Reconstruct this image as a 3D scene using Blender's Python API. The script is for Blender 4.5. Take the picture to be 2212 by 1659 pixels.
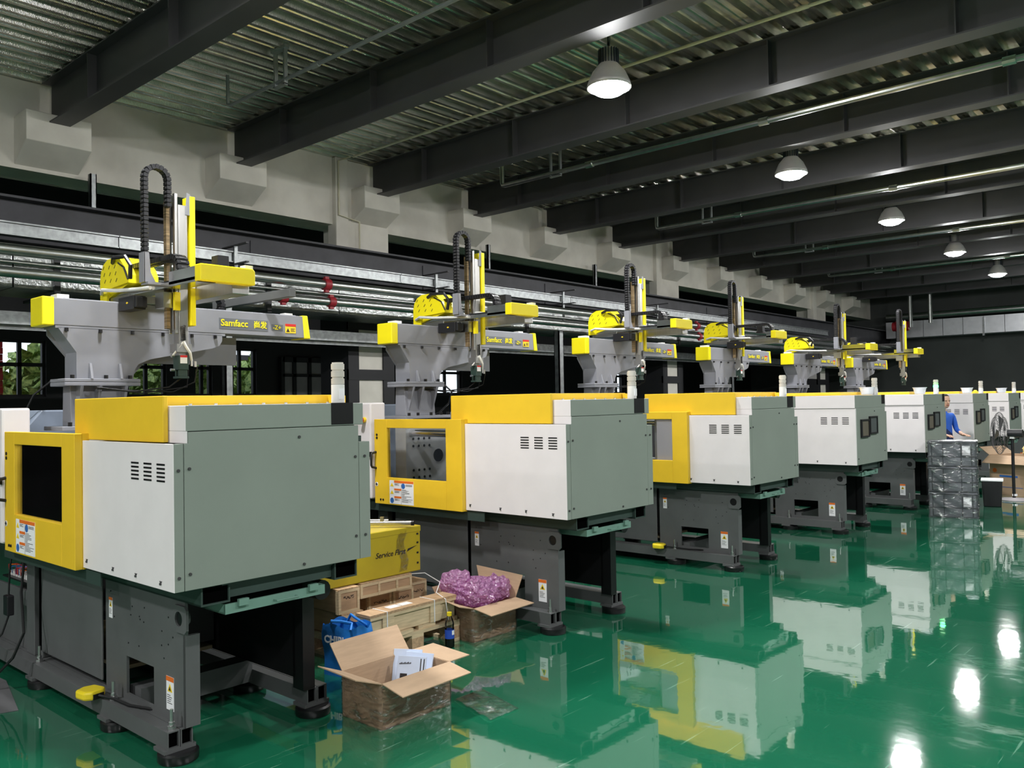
import bpy, bmesh, math, random
from mathutils import Vector, Matrix, Euler
random.seed(7)
PI = math.pi
R = math.radians
for o in list(bpy.data.objects): bpy.data.objects.remove(o)
SC = bpy.context.scene
COL = SC.collection

# ------------------------------------------------------------------ camera
F_PX, YAW, PITCH, ROLL = 1822.4, R(41.631), R(1.231), R(-0.993)
fw = Vector((-math.sin(YAW)*math.cos(PITCH), math.cos(YAW)*math.cos(PITCH), math.sin(PITCH)))
rt = Vector((math.cos(YAW), math.sin(YAW), 0)); up = rt.cross(fw)
r2 = rt*math.cos(ROLL)+up*math.sin(ROLL); u2 = -rt*math.sin(ROLL)+up*math.cos(ROLL)
cam_d = bpy.data.cameras.new('camera'); cam = bpy.data.objects.new('camera', cam_d); COL.objects.link(cam)
cam_d.sensor_width = 36; cam_d.lens = 36*F_PX/2212; cam_d.clip_end = 200; cam_d.clip_start = .05
m = Matrix((( r2.x, u2.x, -fw.x, 0), (r2.y, u2.y, -fw.y, 0), (r2.z, u2.z, -fw.z, 1.6), (0, 0, 0, 1)))
cam.matrix_world = m
SC.camera = cam

# ------------------------------------------------------------------ world, exposure
w = bpy.data.worlds.new('world'); SC.world = w; w.use_nodes = True
w.node_tree.nodes['Background'].inputs[0].default_value = (.82, .9, 1, 1)
w.node_tree.nodes['Background'].inputs[1].default_value = 1.3
SC.view_settings.view_transform = 'Standard'; SC.view_settings.look = 'None'
SC.view_settings.exposure = 0.75; SC.view_settings.gamma = 1; SC.view_settings.use_curve_mapping = False
LAMP_L = 305.0          # radiance of the lamp lenses

# ------------------------------------------------------------------ materials
MT = {}
def nd(nt, t, **k):
    n = nt.nodes.new(t)
    for a, b in k.items(): setattr(n, a, b)
    return n
def mat(name, col, rough=.5, metal=0, var=.06, scale=6, bump=0, bscale=40, spec=.5, col2=None, stretch=None, coat=0, alpha=1, trans=0, ior=1.45, emit=0, sheen=0):
    ma = bpy.data.materials.new(name); ma.use_nodes = True; nt = ma.node_tree
    p = nt.nodes['Principled BSDF']
    tc = nd(nt, 'ShaderNodeTexCoord'); mp = nd(nt, 'ShaderNodeMapping')
    nt.links.new(tc.outputs['Object'], mp.inputs[0])
    if stretch: mp.inputs['Scale'].default_value = stretch
    ns = nd(nt, 'ShaderNodeTexNoise'); ns.inputs['Scale'].default_value = scale; ns.inputs['Detail'].default_value = 5
    nt.links.new(mp.outputs[0], ns.inputs['Vector'])
    mx = nd(nt, 'ShaderNodeMix', data_type='RGBA')
    c1 = [max(0, c*(1-var)) for c in col]; c2 = col2 or [min(1, c*(1+var)) for c in col]
    mx.inputs[6].default_value = (*c1, 1); mx.inputs[7].default_value = (*c2, 1)
    rp = nd(nt, 'ShaderNodeValToRGB'); rp.color_ramp.elements[0].position = .35; rp.color_ramp.elements[1].position = .65
    nt.links.new(ns.outputs['Fac'], rp.inputs[0]); nt.links.new(rp.outputs[0], mx.inputs[0])
    nt.links.new(mx.outputs[2], p.inputs['Base Color'])
    p.inputs['Roughness'].default_value = rough; p.inputs['Metallic'].default_value = metal
    p.inputs['Specular IOR Level'].default_value = spec; p.inputs['Coat Weight'].default_value = coat
    p.inputs['Alpha'].default_value = alpha; p.inputs['Transmission Weight'].default_value = trans; p.inputs['IOR'].default_value = ior
    if emit:
        p.inputs['Emission Color'].default_value = (*col, 1); p.inputs['Emission Strength'].default_value = emit
    if bump:
        n2 = nd(nt, 'ShaderNodeTexNoise'); n2.inputs['Scale'].default_value = bscale; n2.inputs['Detail'].default_value = 4
        nt.links.new(mp.outputs[0], n2.inputs['Vector'])
        b = nd(nt, 'ShaderNodeBump'); b.inputs['Strength'].default_value = bump; b.inputs['Distance'].default_value = .01
        nt.links.new(n2.outputs['Fac'], b.inputs['Height']); nt.links.new(b.outputs[0], p.inputs['Normal'])
    MT[name] = ma
    return ma
def hexc(r, g, b): return tuple(((v/255)/12.92 if v/255 <= .04045 else ((v/255+.055)/1.055)**2.4) for v in (r, g, b))
mat('yellow', (.82, .53, .03), .38, var=.03); mat('robot_yellow', (.85, .72, .01), .38, var=.02)
mat('sage', (.235, .268, .235), .45, var=.04, scale=2); mat('white', (.755, .71, .715), .42, var=.02)
mat('base_grey', (.098, .102, .103), .48, var=.08, scale=4); mat('black', (.008, .008, .009), .35)
mat('dark_green', (.035, .055, .048), .4); mat('mint', (.15, .27, .22), .4)
mat('robot_grey', (.245, .25, .28), .42, var=.03); mat('plastic_black', (.012, .012, .014), .4)
mat('label_back', (.13, .14, .16), .5); mat('blue_grey', (.22, .26, .33), .35)
mat('alu', (.52, .51, .49), .32, 1, var=.06, stretch=(40, 40, 1)); mat('polished', (.6, .6, .6), .14, 1)
mat('galv', (.30, .315, .315), .42, 1, var=.18, scale=14); mat('galv_pipe', (.46, .48, .46), .3, 1, var=.1, scale=9)
mat('zinc', (.6, .6, .6), .35, 1); mat('foil', (.42, .44, .43), .3, 1, bump=.9, bscale=26, var=.1, scale=5)
mat('foil_bright', (.66, .67, .7), .4, .75, bump=.15, bscale=6, var=.05)
mat('concrete', (.62, .59, .525), .85, var=.09, scale=1.6, bump=.12, bscale=9, col2=(.70, .67, .60))
mat('steel_dark', (.052, .051, .053), .48, var=.08, scale=2); mat('girder', (.034, .034, .04), .5, var=.25, scale=3)
mat('wall_dark', (.05, .056, .053), .8, var=.12, scale=1.2); mat('frame_black', (.012, .012, .014), .6)
mat('far_floor', (.08, .1, .09), .4)
mat('cardboard', (.47, .325, .21), .8, var=.06, scale=7, stretch=(1, 1, 12)); mat('cardboard_dark', (.30, .21, .14), .8, var=.08)
mat('wood', (.44, .29, .17), .75, var=.18, scale=9, stretch=(1, 8, 8)); mat('wood_pale', (.60, .47, .30), .75, var=.14, scale=8, stretch=(8, 1, 8))
mat('ply', (.46, .30, .18), .7, var=.12, scale=5, stretch=(1, 1, 6)); mat('ink', (.02, .015, .015), .6)
mat('box_yellow', (.50, .38, .02), .35, var=.05); mat('orange', (.75, .16, .02), .5); mat('sign_yellow', (.85, .60, .02), .5)
mat('sign_blue', (.03, .13, .42), .5); mat('paper', (.82, .82, .84), .6, var=.02); mat('paper_blue', (.62, .70, .86), .5)
mat('red', (.62, .02, .015), .4); mat('maroon', (.26, .012, .02), .45); mat('bag_blue', (.015, .17, .55), .42, var=.2, scale=10, bump=.5, bscale=14)
mat('crate_rib', (.06, .066, .075), .5); mat('crate_grey', (.24, .255, .285), .45, var=.08); mat('cola', (.012, .004, .003), .1)
mat('bottle_blue', (.02, .07, .42), .4); mat('cap_yellow', (.8, .62, .02), .4)
mat('chrome', (.7, .7, .72), .15, 1); mat('rack_brown', (.33, .24, .14), .5, .6, stretch=(1, 1, 30), var=.4)
mat('cable', (.01, .01, .011), .4); mat('white_plastic', (.72, .72, .70), .4); mat('mat_grey', (.11, .11, .115), .8)
mat('pipe_cream', (.55, .52, .38), .5); mat('pipe_grey', (.30, .32, .32), .4, .5)
mat('skin', (.55, .33, .23), .6); mat('hair', (.012, .009, .008), .5); mat('cloth_blue', (.02, .10, .48), .8); mat('cloth_navy', (.012, .022, .09), .8)
mat('foam_yellow', (.85, .66, .28), .9, var=.2, scale=20); mat('filter_dark', (.055, .065, .065), .7); mat('filter_brown', (.10, .085, .06), .7)
mat('shutter_red', (.55, .03, .03), .5); mat('leaf', (.10, .22, .03), .6, var=.4, scale=18, col2=(.35, .45, .12)); mat('earth', (.30, .28, .24), .9)
mat('platen', (.52, .53, .54), .35, .25, var=.1); mat('tube_shade', (.0015, .0015, .0015), 1, spec=0); mat('hall_panel', (.40, .395, .38), .6)  # flat black here paints the shade inside open tube ends
mat('dim_panel', (.30, .28, .29), .7); mat('green_ctl', (.025, .05, .04), .4)
mat('lamp_lens', (1, 1, 1), .5, emit=LAMP_L); mat('lamp_housing', (.03, .035, .045), .4); mat('lamp_shade', (.45, .43, .42), .4, .3)
mat('glow_green', (.05, 1, .2), .4, emit=9)
mat('lens_clear', (.75, .73, .68), .3, trans=.3, alpha=.75); mat('tub', (.8, .84, .88), .3, trans=.35)
mat('deck', (.72, .70, .62), .25, 1, var=.22, scale=3, stretch=(6, 1, 6))

def glassy(name, col, rough=.05, mixf=.2, bump=0, bscale=20, spec=(.9, .9, .9)):
    ma = bpy.data.materials.new(name); ma.use_nodes = True; nt = ma.node_tree; nt.nodes.clear()
    out = nd(nt, 'ShaderNodeOutputMaterial'); tr = nd(nt, 'ShaderNodeBsdfTransparent'); gl = nd(nt, 'ShaderNodeBsdfGlossy')
    tr.inputs[0].default_value = (*col, 1); gl.inputs['Roughness'].default_value = rough; gl.inputs[0].default_value = (*spec, 1)
    mx = nd(nt, 'ShaderNodeMixShader'); lw = nd(nt, 'ShaderNodeLayerWeight'); lw.inputs[0].default_value = mixf
    nt.links.new(lw.outputs['Fresnel'], mx.inputs[0]); nt.links.new(tr.outputs[0], mx.inputs[1]); nt.links.new(gl.outputs[0], mx.inputs[2])
    nt.links.new(mx.outputs[0], out.inputs[0])
    if bump:
        tc = nd(nt, 'ShaderNodeTexCoord'); ns = nd(nt, 'ShaderNodeTexNoise'); ns.inputs['Scale'].default_value = bscale
        ns.inputs['Detail'].default_value = 6; ns.inputs['Distortion'].default_value = 1.5
        mpn = nd(nt, 'ShaderNodeMapping'); mpn.inputs['Scale'].default_value = (1, 1, 2.2)
        nt.links.new(tc.outputs['Object'], mpn.inputs[0]); nt.links.new(mpn.outputs[0], ns.inputs['Vector'])
        b = nd(nt, 'ShaderNodeBump'); b.inputs['Strength'].default_value = bump; b.inputs['Distance'].default_value = .02
        nt.links.new(ns.outputs['Fac'], b.inputs['Height']); nt.links.new(b.outputs[0], gl.inputs['Normal']); nt.links.new(b.outputs[0], lw.inputs['Normal'])
    MT[name] = ma
glassy('door_glass', (.86, .87, .88), .04, .2); glassy('window_glass', (.86, .88, .88), .03, .15)
glassy('film', (.985, .985, .985), .2, .3, bump=1, bscale=14)
def film_streaks(name, lo, hi, amt):
    nt = MT[name].node_tree; mx = [n for n in nt.nodes if n.type == 'MIX_SHADER'][0]; lw = [n for n in nt.nodes if n.type == 'LAYER_WEIGHT'][0]
    tc = nd(nt, 'ShaderNodeTexCoord'); mp = nd(nt, 'ShaderNodeMapping'); mp.inputs['Scale'].default_value = (9, 9, 26); mp.inputs['Rotation'].default_value = (.5, .4, .2)
    ns = nd(nt, 'ShaderNodeTexNoise'); ns.inputs['Scale'].default_value = 1; ns.inputs['Detail'].default_value = 5; ns.inputs['Distortion'].default_value = 1.2
    nt.links.new(tc.outputs['Object'], mp.inputs[0]); nt.links.new(mp.outputs[0], ns.inputs['Vector'])
    rp = nd(nt, 'ShaderNodeMapRange'); rp.inputs[1].default_value = lo; rp.inputs[2].default_value = hi; rp.inputs[3].default_value = .015; rp.inputs[4].default_value = amt
    ad = nd(nt, 'ShaderNodeMath', operation='ADD', use_clamp=True)
    nt.links.new(ns.outputs['Fac'], rp.inputs[0]); nt.links.new(rp.outputs[0], ad.inputs[0]); nt.links.new(lw.outputs['Fresnel'], ad.inputs[1]); nt.links.new(ad.outputs[0], mx.inputs[0])
film_streaks('film', .55, .75, .7)
def bubble_mat():
    ma = bpy.data.materials.new('bubble'); ma.use_nodes = True; nt = ma.node_tree; nt.nodes.clear()
    out = nd(nt, 'ShaderNodeOutputMaterial'); tr = nd(nt, 'ShaderNodeBsdfTransparent'); tr.inputs[0].default_value = (.95, .7, .92, 1)
    df = nd(nt, 'ShaderNodeBsdfDiffuse'); df.inputs[0].default_value = (.78, .40, .72, 1); tl = nd(nt, 'ShaderNodeBsdfTranslucent'); tl.inputs[0].default_value = (.85, .45, .8, 1)
    gl = nd(nt, 'ShaderNodeBsdfGlossy'); gl.inputs['Roughness'].default_value = .15
    m1 = nd(nt, 'ShaderNodeMixShader'); m1.inputs[0].default_value = .5; nt.links.new(df.outputs[0], m1.inputs[1]); nt.links.new(tl.outputs[0], m1.inputs[2])
    m2 = nd(nt, 'ShaderNodeMixShader'); m2.inputs[0].default_value = .75; nt.links.new(tr.outputs[0], m2.inputs[1]); nt.links.new(m1.outputs[0], m2.inputs[2])
    m3 = nd(nt, 'ShaderNodeMixShader'); m3.inputs[0].default_value = .22; nt.links.new(m2.outputs[0], m3.inputs[1]); nt.links.new(gl.outputs[0], m3.inputs[2]); nt.links.new(m3.outputs[0], out.inputs[0])
    tc = nd(nt, 'ShaderNodeTexCoord'); vo = nd(nt, 'ShaderNodeTexVoronoi'); vo.inputs['Scale'].default_value = 55; nt.links.new(tc.outputs['Object'], vo.inputs['Vector'])
    b = nd(nt, 'ShaderNodeBump'); b.inputs['Strength'].default_value = 1; b.inputs['Distance'].default_value = .02; b.invert = True; nt.links.new(vo.outputs[0], b.inputs['Height'])
    for n in (df, gl): nt.links.new(b.outputs[0], n.inputs['Normal'])
    MT['bubble'] = ma
bubble_mat()
glassy('bottle_clear', (.9, .93, .93), .05, .3)

def floor_mat():
    ma = bpy.data.materials.new('floor_epoxy'); ma.use_nodes = True; nt = ma.node_tree; p = nt.nodes['Principled BSDF']
    tc = nd(nt, 'ShaderNodeTexCoord')
    n1 = nd(nt, 'ShaderNodeTexNoise'); n1.inputs['Scale'].default_value = .7; n1.inputs['Detail'].default_value = 6
    nt.links.new(tc.outputs['Object'], n1.inputs['Vector'])
    mx = nd(nt, 'ShaderNodeMix', data_type='RGBA'); mx.inputs[6].default_value = (.005, .105, .052, 1); mx.inputs[7].default_value = (.014, .165, .082, 1)
    nt.links.new(n1.outputs['Fac'], mx.inputs[0])
    # scratches and scuffs: thin pale streaks
    last = mx.outputs[2]
    for rot, sc, thr in ((.5, 1.0, .70), (-.35, 1.3, .71), (1.2, .8, .715)):
        mp = nd(nt, 'ShaderNodeMapping'); mp.inputs['Rotation'].default_value = (0, 0, rot); mp.inputs['Scale'].default_value = (38*sc, 1.6*sc, 1)
        nt.links.new(tc.outputs['Object'], mp.inputs[0])
        ns = nd(nt, 'ShaderNodeTexNoise'); ns.inputs['Scale'].default_value = 1; ns.inputs['Detail'].default_value = 2
        nt.links.new(mp.outputs[0], ns.inputs['Vector'])
        rp = nd(nt, 'ShaderNodeValToRGB'); rp.color_ramp.elements[0].position = thr; rp.color_ramp.elements[1].position = thr+.05
        nt.links.new(ns.outputs['Fac'], rp.inputs[0])
        mm = nd(nt, 'ShaderNodeMix', data_type='RGBA'); mm.inputs[7].default_value = (.20, .42, .30, 1)
        mu = nd(nt, 'ShaderNodeMath', operation='MULTIPLY'); mu.inputs[1].default_value = .55
        nt.links.new(rp.outputs[0], mu.inputs[0]); nt.links.new(mu.outputs[0], mm.inputs[0]); nt.links.new(last, mm.inputs[6]); last = mm.outputs[2]
    nb = nd(nt, 'ShaderNodeTexNoise'); nb.inputs['Scale'].default_value = 1.15; nb.inputs['Detail'].default_value = 8; nb.inputs['Roughness'].default_value = .62
    nt.links.new(tc.outputs['Object'], nb.inputs['Vector'])
    rb_ = nd(nt, 'ShaderNodeMapRange'); rb_.inputs[1].default_value = .64; rb_.inputs[2].default_value = .70; rb_.inputs[4].default_value = .30
    nt.links.new(nb.outputs['Fac'], rb_.inputs[0])
    mb_ = nd(nt, 'ShaderNodeMix', data_type='RGBA'); mb_.inputs[7].default_value = (.14, .32, .23, 1)
    nt.links.new(rb_.outputs[0], mb_.inputs[0]); nt.links.new(last, mb_.inputs[6]); last = mb_.outputs[2]
    nt.links.new(last, p.inputs['Base Color'])
    p.inputs['Roughness'].default_value = .05; p.inputs['IOR'].default_value = 2.05; p.inputs['Specular IOR Level'].default_value = .5
    p.inputs['Coat Weight'].default_value = 1.0; p.inputs['Coat Roughness'].default_value = .02
    n2 = nd(nt, 'ShaderNodeTexNoise'); n2.inputs['Scale'].default_value = 3.2; n2.inputs['Detail'].default_value = 3
    nt.links.new(tc.outputs['Object'], n2.inputs['Vector'])
    b = nd(nt, 'ShaderNodeBump'); b.inputs['Strength'].default_value = .12; b.inputs['Distance'].default_value = .01
    nt.links.new(n2.outputs['Fac'], b.inputs['Height']); nt.links.new(b.outputs[0], p.inputs['Normal']); nt.links.new(b.outputs[0], p.inputs['Coat Normal'])
    MT['floor_epoxy'] = ma
floor_mat()
def deck_bump():
    nt = MT['deck'].node_tree; p = nt.nodes['Principled BSDF']
    tc = nd(nt, 'ShaderNodeTexCoord'); mp = nd(nt, 'ShaderNodeMapping'); mp.inputs['Scale'].default_value = (20, 24, 20)
    nt.links.new(tc.outputs['Object'], mp.inputs[0])
    wv = nd(nt, 'ShaderNodeTexWave', bands_direction='Y'); wv.inputs['Scale'].default_value = 1.0; nt.links.new(mp.outputs[0], wv.inputs['Vector'])
    b = nd(nt, 'ShaderNodeBump'); b.inputs['Strength'].default_value = .25; b.inputs['Distance'].default_value = .006
    nt.links.new(wv.outputs['Fac'], b.inputs['Height']); nt.links.new(b.outputs[0], p.inputs['Normal'])
deck_bump()

# ------------------------------------------------------------------ mesh builder
class MB:
    def __init__(s): s.v, s.f, s.m = [], [], []
    def add(s, vs, fs, m=0):
        b = len(s.v); s.v += [tuple(v) for v in vs]; s.f += [[b+i for i in f] for f in fs]; s.m += [m]*len(fs); return s
    def box(s, x0, x1, y0, y1, z0, z1, m=0):
        return s.add([(x, y, z) for x in (x0, x1) for y in (y0, y1) for z in (z0, z1)],
                     [(0, 1, 3, 2), (4, 6, 7, 5), (0, 4, 5, 1), (2, 3, 7, 6), (0, 2, 6, 4), (1, 5, 7, 3)], m)
    def obox(s, c, ax, ay, az, m=0):   # oriented box: centre and three half-axis vectors
        c, ax, ay, az = map(Vector, (c, ax, ay, az))
        return s.add([c+ax*i+ay*j+az*k for i in (-1, 1) for j in (-1, 1) for k in (-1, 1)],
                     [(0, 1, 3, 2), (4, 6, 7, 5), (0, 4, 5, 1), (2, 3, 7, 6), (0, 2, 6, 4), (1, 5, 7, 3)], m)
    def prism(s, pts, axis, a, b, m=0):
        def P(p, t): return {'x': (t, p[0], p[1]), 'y': (p[0], t, p[1]), 'z': (p[0], p[1], t)}[axis]
        n = len(pts)
        return s.add([P(p, a) for p in pts]+[P(p, b) for p in pts],
                     [list(range(n))[::-1], list(range(n, 2*n))]+[(i, (i+1) % n, n+(i+1) % n, n+i) for i in range(n)], m)
    def cyl(s, p, q, r, n=12, m=0, r2=None, caps=True):
        p, q = Vector(p), Vector(q); d = (q-p).normalized(); a = d.orthogonal().normalized(); b = d.cross(a); r2 = r if r2 is None else r2
        vs = [p+(a*math.cos(2*PI*i/n)+b*math.sin(2*PI*i/n))*r for i in range(n)]+[q+(a*math.cos(2*PI*i/n)+b*math.sin(2*PI*i/n))*r2 for i in range(n)]
        fs = [(i, (i+1) % n, n+(i+1) % n, n+i) for i in range(n)]
        if caps: fs += [list(range(n))[::-1], list(range(n, 2*n))]
        return s.add(vs, fs, m)
    def path(s, pts, r, n=6, m=0):
        pts = [Vector(p) for p in pts]; vs = []; fs = []; ref = None
        for i, p in enumerate(pts):
            d = (pts[min(i+1, len(pts)-1)]-pts[max(i-1, 0)]).normalized()
            a = d.orthogonal().normalized() if ref is None else (ref-d*ref.dot(d)).normalized()
            ref = a; b = d.cross(a)
            vs += [p+(a*math.cos(2*PI*k/n)+b*math.sin(2*PI*k/n))*r for k in range(n)]
        for i in range(len(pts)-1):
            fs += [(i*n+k, i*n+(k+1) % n, (i+1)*n+(k+1) % n, (i+1)*n+k) for k in range(n)]
        fs += [list(range(n))[::-1], [(len(pts)-1)*n+k for k in range(n)]]
        return s.add(vs, fs, m)
    def lathe(s, prof, c=(0, 0, 0), n=20, m=0):   # prof: (r, z) pairs, around vertical axis
        vs = []; k = len(prof)
        for i in range(n):
            a = 2*PI*i/n; vs += [(c[0]+r*math.cos(a), c[1]+r*math.sin(a), c[2]+z) for r, z in prof]
        return s.add(vs, [(i*k+j, ((i+1) % n)*k+j, ((i+1) % n)*k+j+1, i*k+j+1) for i in range(n) for j in range(k-1)], m)
    def frame(s, axis, a, b, o, h, m=0):
        # slab between a..b on axis with outer rect o=(p0,p1,q0,q1) and hole h
        for r_ in ((o[0], h[0], o[2], o[3]), (h[1], o[1], o[2], o[3]), (h[0], h[1], o[2], h[2]), (h[0], h[1], h[3], o[3])):
            s.prism([(r_[0], r_[2]), (r_[1], r_[2]), (r_[1], r_[3]), (r_[0], r_[3])], axis, a, b, m)
        return s
    def shift(s, x, y, z): s.v = [(a+x, b+y, c+z) for a, b, c in s.v]; return s
    def mesh(s, name, mats, smooth=False, weld=False):
        me = bpy.data.meshes.new(name); me.from_pydata(s.v, [], s.f)
        for mm in mats: me.materials.append(MT[mm])
        me.polygons.foreach_set('material_index', s.m)
        bm = bmesh.new(); bm.from_mesh(me)
        if weld: bmesh.ops.remove_doubles(bm, verts=bm.verts, dist=1e-5)
        bmesh.ops.recalc_face_normals(bm, faces=bm.faces); bm.to_mesh(me); bm.free()
        if smooth: me.polygons.foreach_set('use_smooth', [True]*len(me.polygons))
        me.update(); return me
    def build(s, name, mats, parent=None, smooth=False, bevel=0, loc=None, weld=False):
        if isinstance(mats, str): mats = [mats]
        return link(name, s.mesh(name, mats, smooth, weld), parent, bevel, loc)
def link(name, me, parent=None, bevel=0, loc=None):
    o = bpy.data.objects.new(name, me); COL.objects.link(o)
    if parent: o.parent = parent
    if loc: o.location = loc
    if bevel:
        bv = o.modifiers.new('bevel', 'BEVEL'); bv.width = bevel; bv.segments = 2; bv.limit_method = 'ANGLE'; bv.angle_limit = R(40)
    return o
def sm_angle(o):
    for p in o.data.polygons: p.use_smooth = True
    try:
        o.data.set_sharp_from_angle(angle=R(35))
    except Exception: pass
    return o
def tag(o, label=None, cat=None, group=None, kind=None):
    for k, v in (('label', label), ('category', cat), ('group', group), ('kind', kind)):
        if v: o[k] = v
    return o
def empty(name, loc, rz=0):
    o = bpy.data.objects.new(name, None); COL.objects.link(o); o.location = loc; o.rotation_euler = (0, 0, rz); o.empty_display_size = .1; return o
def copy_tree(o, parent=None):
    c = o.copy(); COL.objects.link(c); c.parent = parent
    for ch in list(o.children): copy_tree(ch, c)
    return c
def text_mesh(body, size, matname, extrude=.0008, shear=0, bold=0):
    cu = bpy.data.curves.new('txt', 'FONT'); cu.body = body; cu.size = size; cu.extrude = extrude; cu.shear = shear; cu.offset = bold; cu.resolution_u = 3
    t = bpy.data.objects.new('txt', cu); COL.objects.link(t)
    dg = bpy.context.evaluated_depsgraph_get(); me = bpy.data.meshes.new_from_object(t.evaluated_get(dg))
    bpy.data.objects.remove(t); me.materials.clear(); me.materials.append(MT[matname]); return me
FACE_PX = Euler((PI/2, 0, PI/2)); FACE_NY = Euler((PI/2, 0, 0))
def chainlinks(pts, wdir, w, h, step, mb=None, m=0):
    """cable chain: separate link boxes along a polyline; wdir is the width direction"""
    mb = mb or MB(); pts = [Vector(p) for p in pts]; wdir = Vector(wdir).normalized()
    L = [0]
    for a, b in zip(pts, pts[1:]): L.append(L[-1]+(b-a).length)
    n = int(L[-1]/step)
    for i in range(n):
        s = (i+.5)*L[-1]/n; k = max(j for j in range(len(L)) if L[j] <= s); k = min(k, len(pts)-2)
        t = (s-L[k])/(L[k+1]-L[k]); p = pts[k].lerp(pts[k+1], t)
        lo = max(0, k-1); hi = min(len(pts)-1, k+2); d = (pts[hi]-pts[lo]).normalized(); nn = d.cross(wdir).normalized()
        mb.obox(p, d*(step*.40), wdir*(w/2), nn*(h/2), m)
        mb.obox(p, d*(step*.55), wdir*(w*.42), nn*(h*.34), m)
        for sg in (-1, 1): mb.obox(p+nn*(h*.5*sg), d*(step*.2), wdir*(w*.22), nn*(h*.1), 1)
    return mb

# ================================================================== THE HALL
XW = -10.38; YB = 31.0; ZD = 5.33
floor = MB().box(-16.2, 9, -9, YB, -.2, 0).build('floor', 'floor_epoxy'); tag(floor, 'glossy green epoxy floor with scratches and reflections', kind='structure')
# corrugated deck
mb = MB(); prof = []
x = -16.0
while x < 9:
    prof += [(x, ZD+.07), (x+.05, ZD+.07), (x+.075, ZD), (x+.115, ZD), (x+.125, ZD+.012), (x+.15, ZD+.012), (x+.16, ZD), (x+.20, ZD), (x+.225, ZD+.07)]; x += .276
n = len(prof)
mb.add([(a, -9, b) for a, b in prof]+[(a, YB, b) for a, b in prof], [(i, i+1, n+i+1, n+i) for i in range(n-1)])
ceil = mb.build('ceiling', 'deck'); tag(ceil, 'corrugated galvanised steel deck ceiling', kind='structure')
MB().box(-16, 9, -9, YB, ZD+.09, ZD+.2).build('slab', 'wall_dark', ceil)
# edge beam above the machines' wall, its corbels and columns
BEAM_Y = [1.42, 3.69, 5.98, 8.34, 10.44, 12.6, 14.8, 17.25, 19.5, 21.8, 24.05, 26.3, 28.6]
BEAM_Y = [-5.4, -3.13, -.85]+BEAM_Y
wl = MB().box(XW-.45, XW, -9, YB, 4.32, ZD+.08).build('wall_left', 'concrete'); tag(wl, 'off-white painted concrete edge beam with corbels', kind='structure')
cme = MB().prism([(XW-.01, 4.36), (-10.0, 4.57), (-10.0, 4.90), (XW-.01, 4.90)], 'y', -.345, .345).mesh('corbel', ['concrete'])
for y in BEAM_Y:
    if y > 2.5: link('corbel', cme, wl, .008, (0, y, 0))
for yc in (8.30, 17.25, 26.3):
    MB().box(-10.95, -10.33, yc-.38, yc+.42, 0, ZD).build('column', 'concrete', wl, bevel=.01)
    MB().box(-10.5, -10.29, yc-.62, yc-.39, 2.9, ZD).build('pilaster', 'concrete', wl, bevel=.01)
    for a, b in ((yc-.42, yc-.22), (yc+.26, yc+.48)):
        MB().box(-11.0, -10.30, a, b, 0, 2.95).build('steel_angle', 'frame_black', wl)
    for z in (.4, 1.2, 1.98, 2.75):
        MB().box(-10.34, -10.295, yc-.42, yc+.46, z, z+.16).build('batten_plate', 'frame_black', wl)
wb = MB().box(-16, 9, YB, YB+.2, 0, 5.5).build('wall_back', 'wall_dark'); tag(wb, 'dark grey-green end wall of the hall', kind='structure')
wr = MB().box(9, 9.2, -9, YB, 0, 5.5).build('wall_right', 'hall_panel'); tag(wr, kind='structure')
wf = MB().box(-16, 9, -9.2, -9, 0, 5.5).build('wall_front', 'hall_panel'); tag(wf, kind='structure')
# outer wall of the next bay, with windows
XO = -15.0
WIN = [(4.55, 5.3), (6.65, 7.35), (7.9, 8.25), (8.55, 9.2), (13.95, 15.0), (21.55, 22.2)]
mb = MB(); ys = [-9]+[v for wdw in WIN for v in wdw]+[YB]
for a, b in zip(ys[::2], ys[1::2]): mb.box(XO-.2, XO, a, b, 0, 5.5)
for a, b in WIN: mb.box(XO-.2, XO, a, b, 0, 1.82); mb.box(XO-.2, XO, a, b, 2.75, 5.5)
wo = mb.build('wall_outer', 'frame_black'); tag(wo, 'dark outer wall of the neighbouring bay', kind='structure')
for i, (a, b) in enumerate(WIN):
    f = MB().frame('x', XO-.14, XO-.06, (a, b, 1.82, 2.75), (a+.04, b-.04, 1.86, 2.71)).box(XO-.13, XO-.07, a, b, 2.32, 2.38).box(XO-.13, XO-.07, (a+b)/2-.03, (a+b)/2+.03, 1.82, 2.75)
    f = f.build('window_%d' % (i+1), 'frame_black'); tag(f, 'black framed window in the outer wall', kind='structure')
    for (c, d) in ((a+.04, (a+b)/2-.03), ((a+b)/2+.03, b-.04)):
        for z0, z1 in ((1.86, 2.32), (2.38, 2.71)): MB().box(XO-.105, XO-.1, c, d, z0, z1).build('pane', 'window_glass', f)
# glazed inner partition with pale panels
f = MB()
for y in (9.75, 10.03, 10.4, 10.75): f.box(XO+.02, XO+.1, y-.04, y+.04, 0, 2.6)
f.box(XO+.02, XO+.1, 9.75, 10.75, 2.5, 2.6).box(XO+.02, XO+.1, 9.75, 10.75, 2.2, 2.26)
f = f.build('window_%d' % (len(WIN)+1), 'frame_black'); tag(f, 'black framed glazed partition with pale panels', kind='structure')
for c, d in ((9.79, 9.99), (10.07, 10.36), (10.44, 10.71)):
    for z0, z1 in ((1.0, 2.2), (2.26, 2.5)): MB().box(XO+.05, XO+.06, c, d, z0, z1).build('panel', 'dim_panel', f)
ground = MB().box(-60, XO-.2, -30, 60, -.3, -.05).build('ground', 'earth'); tag(ground, 'paved ground outside the windows', kind='structure')
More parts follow.
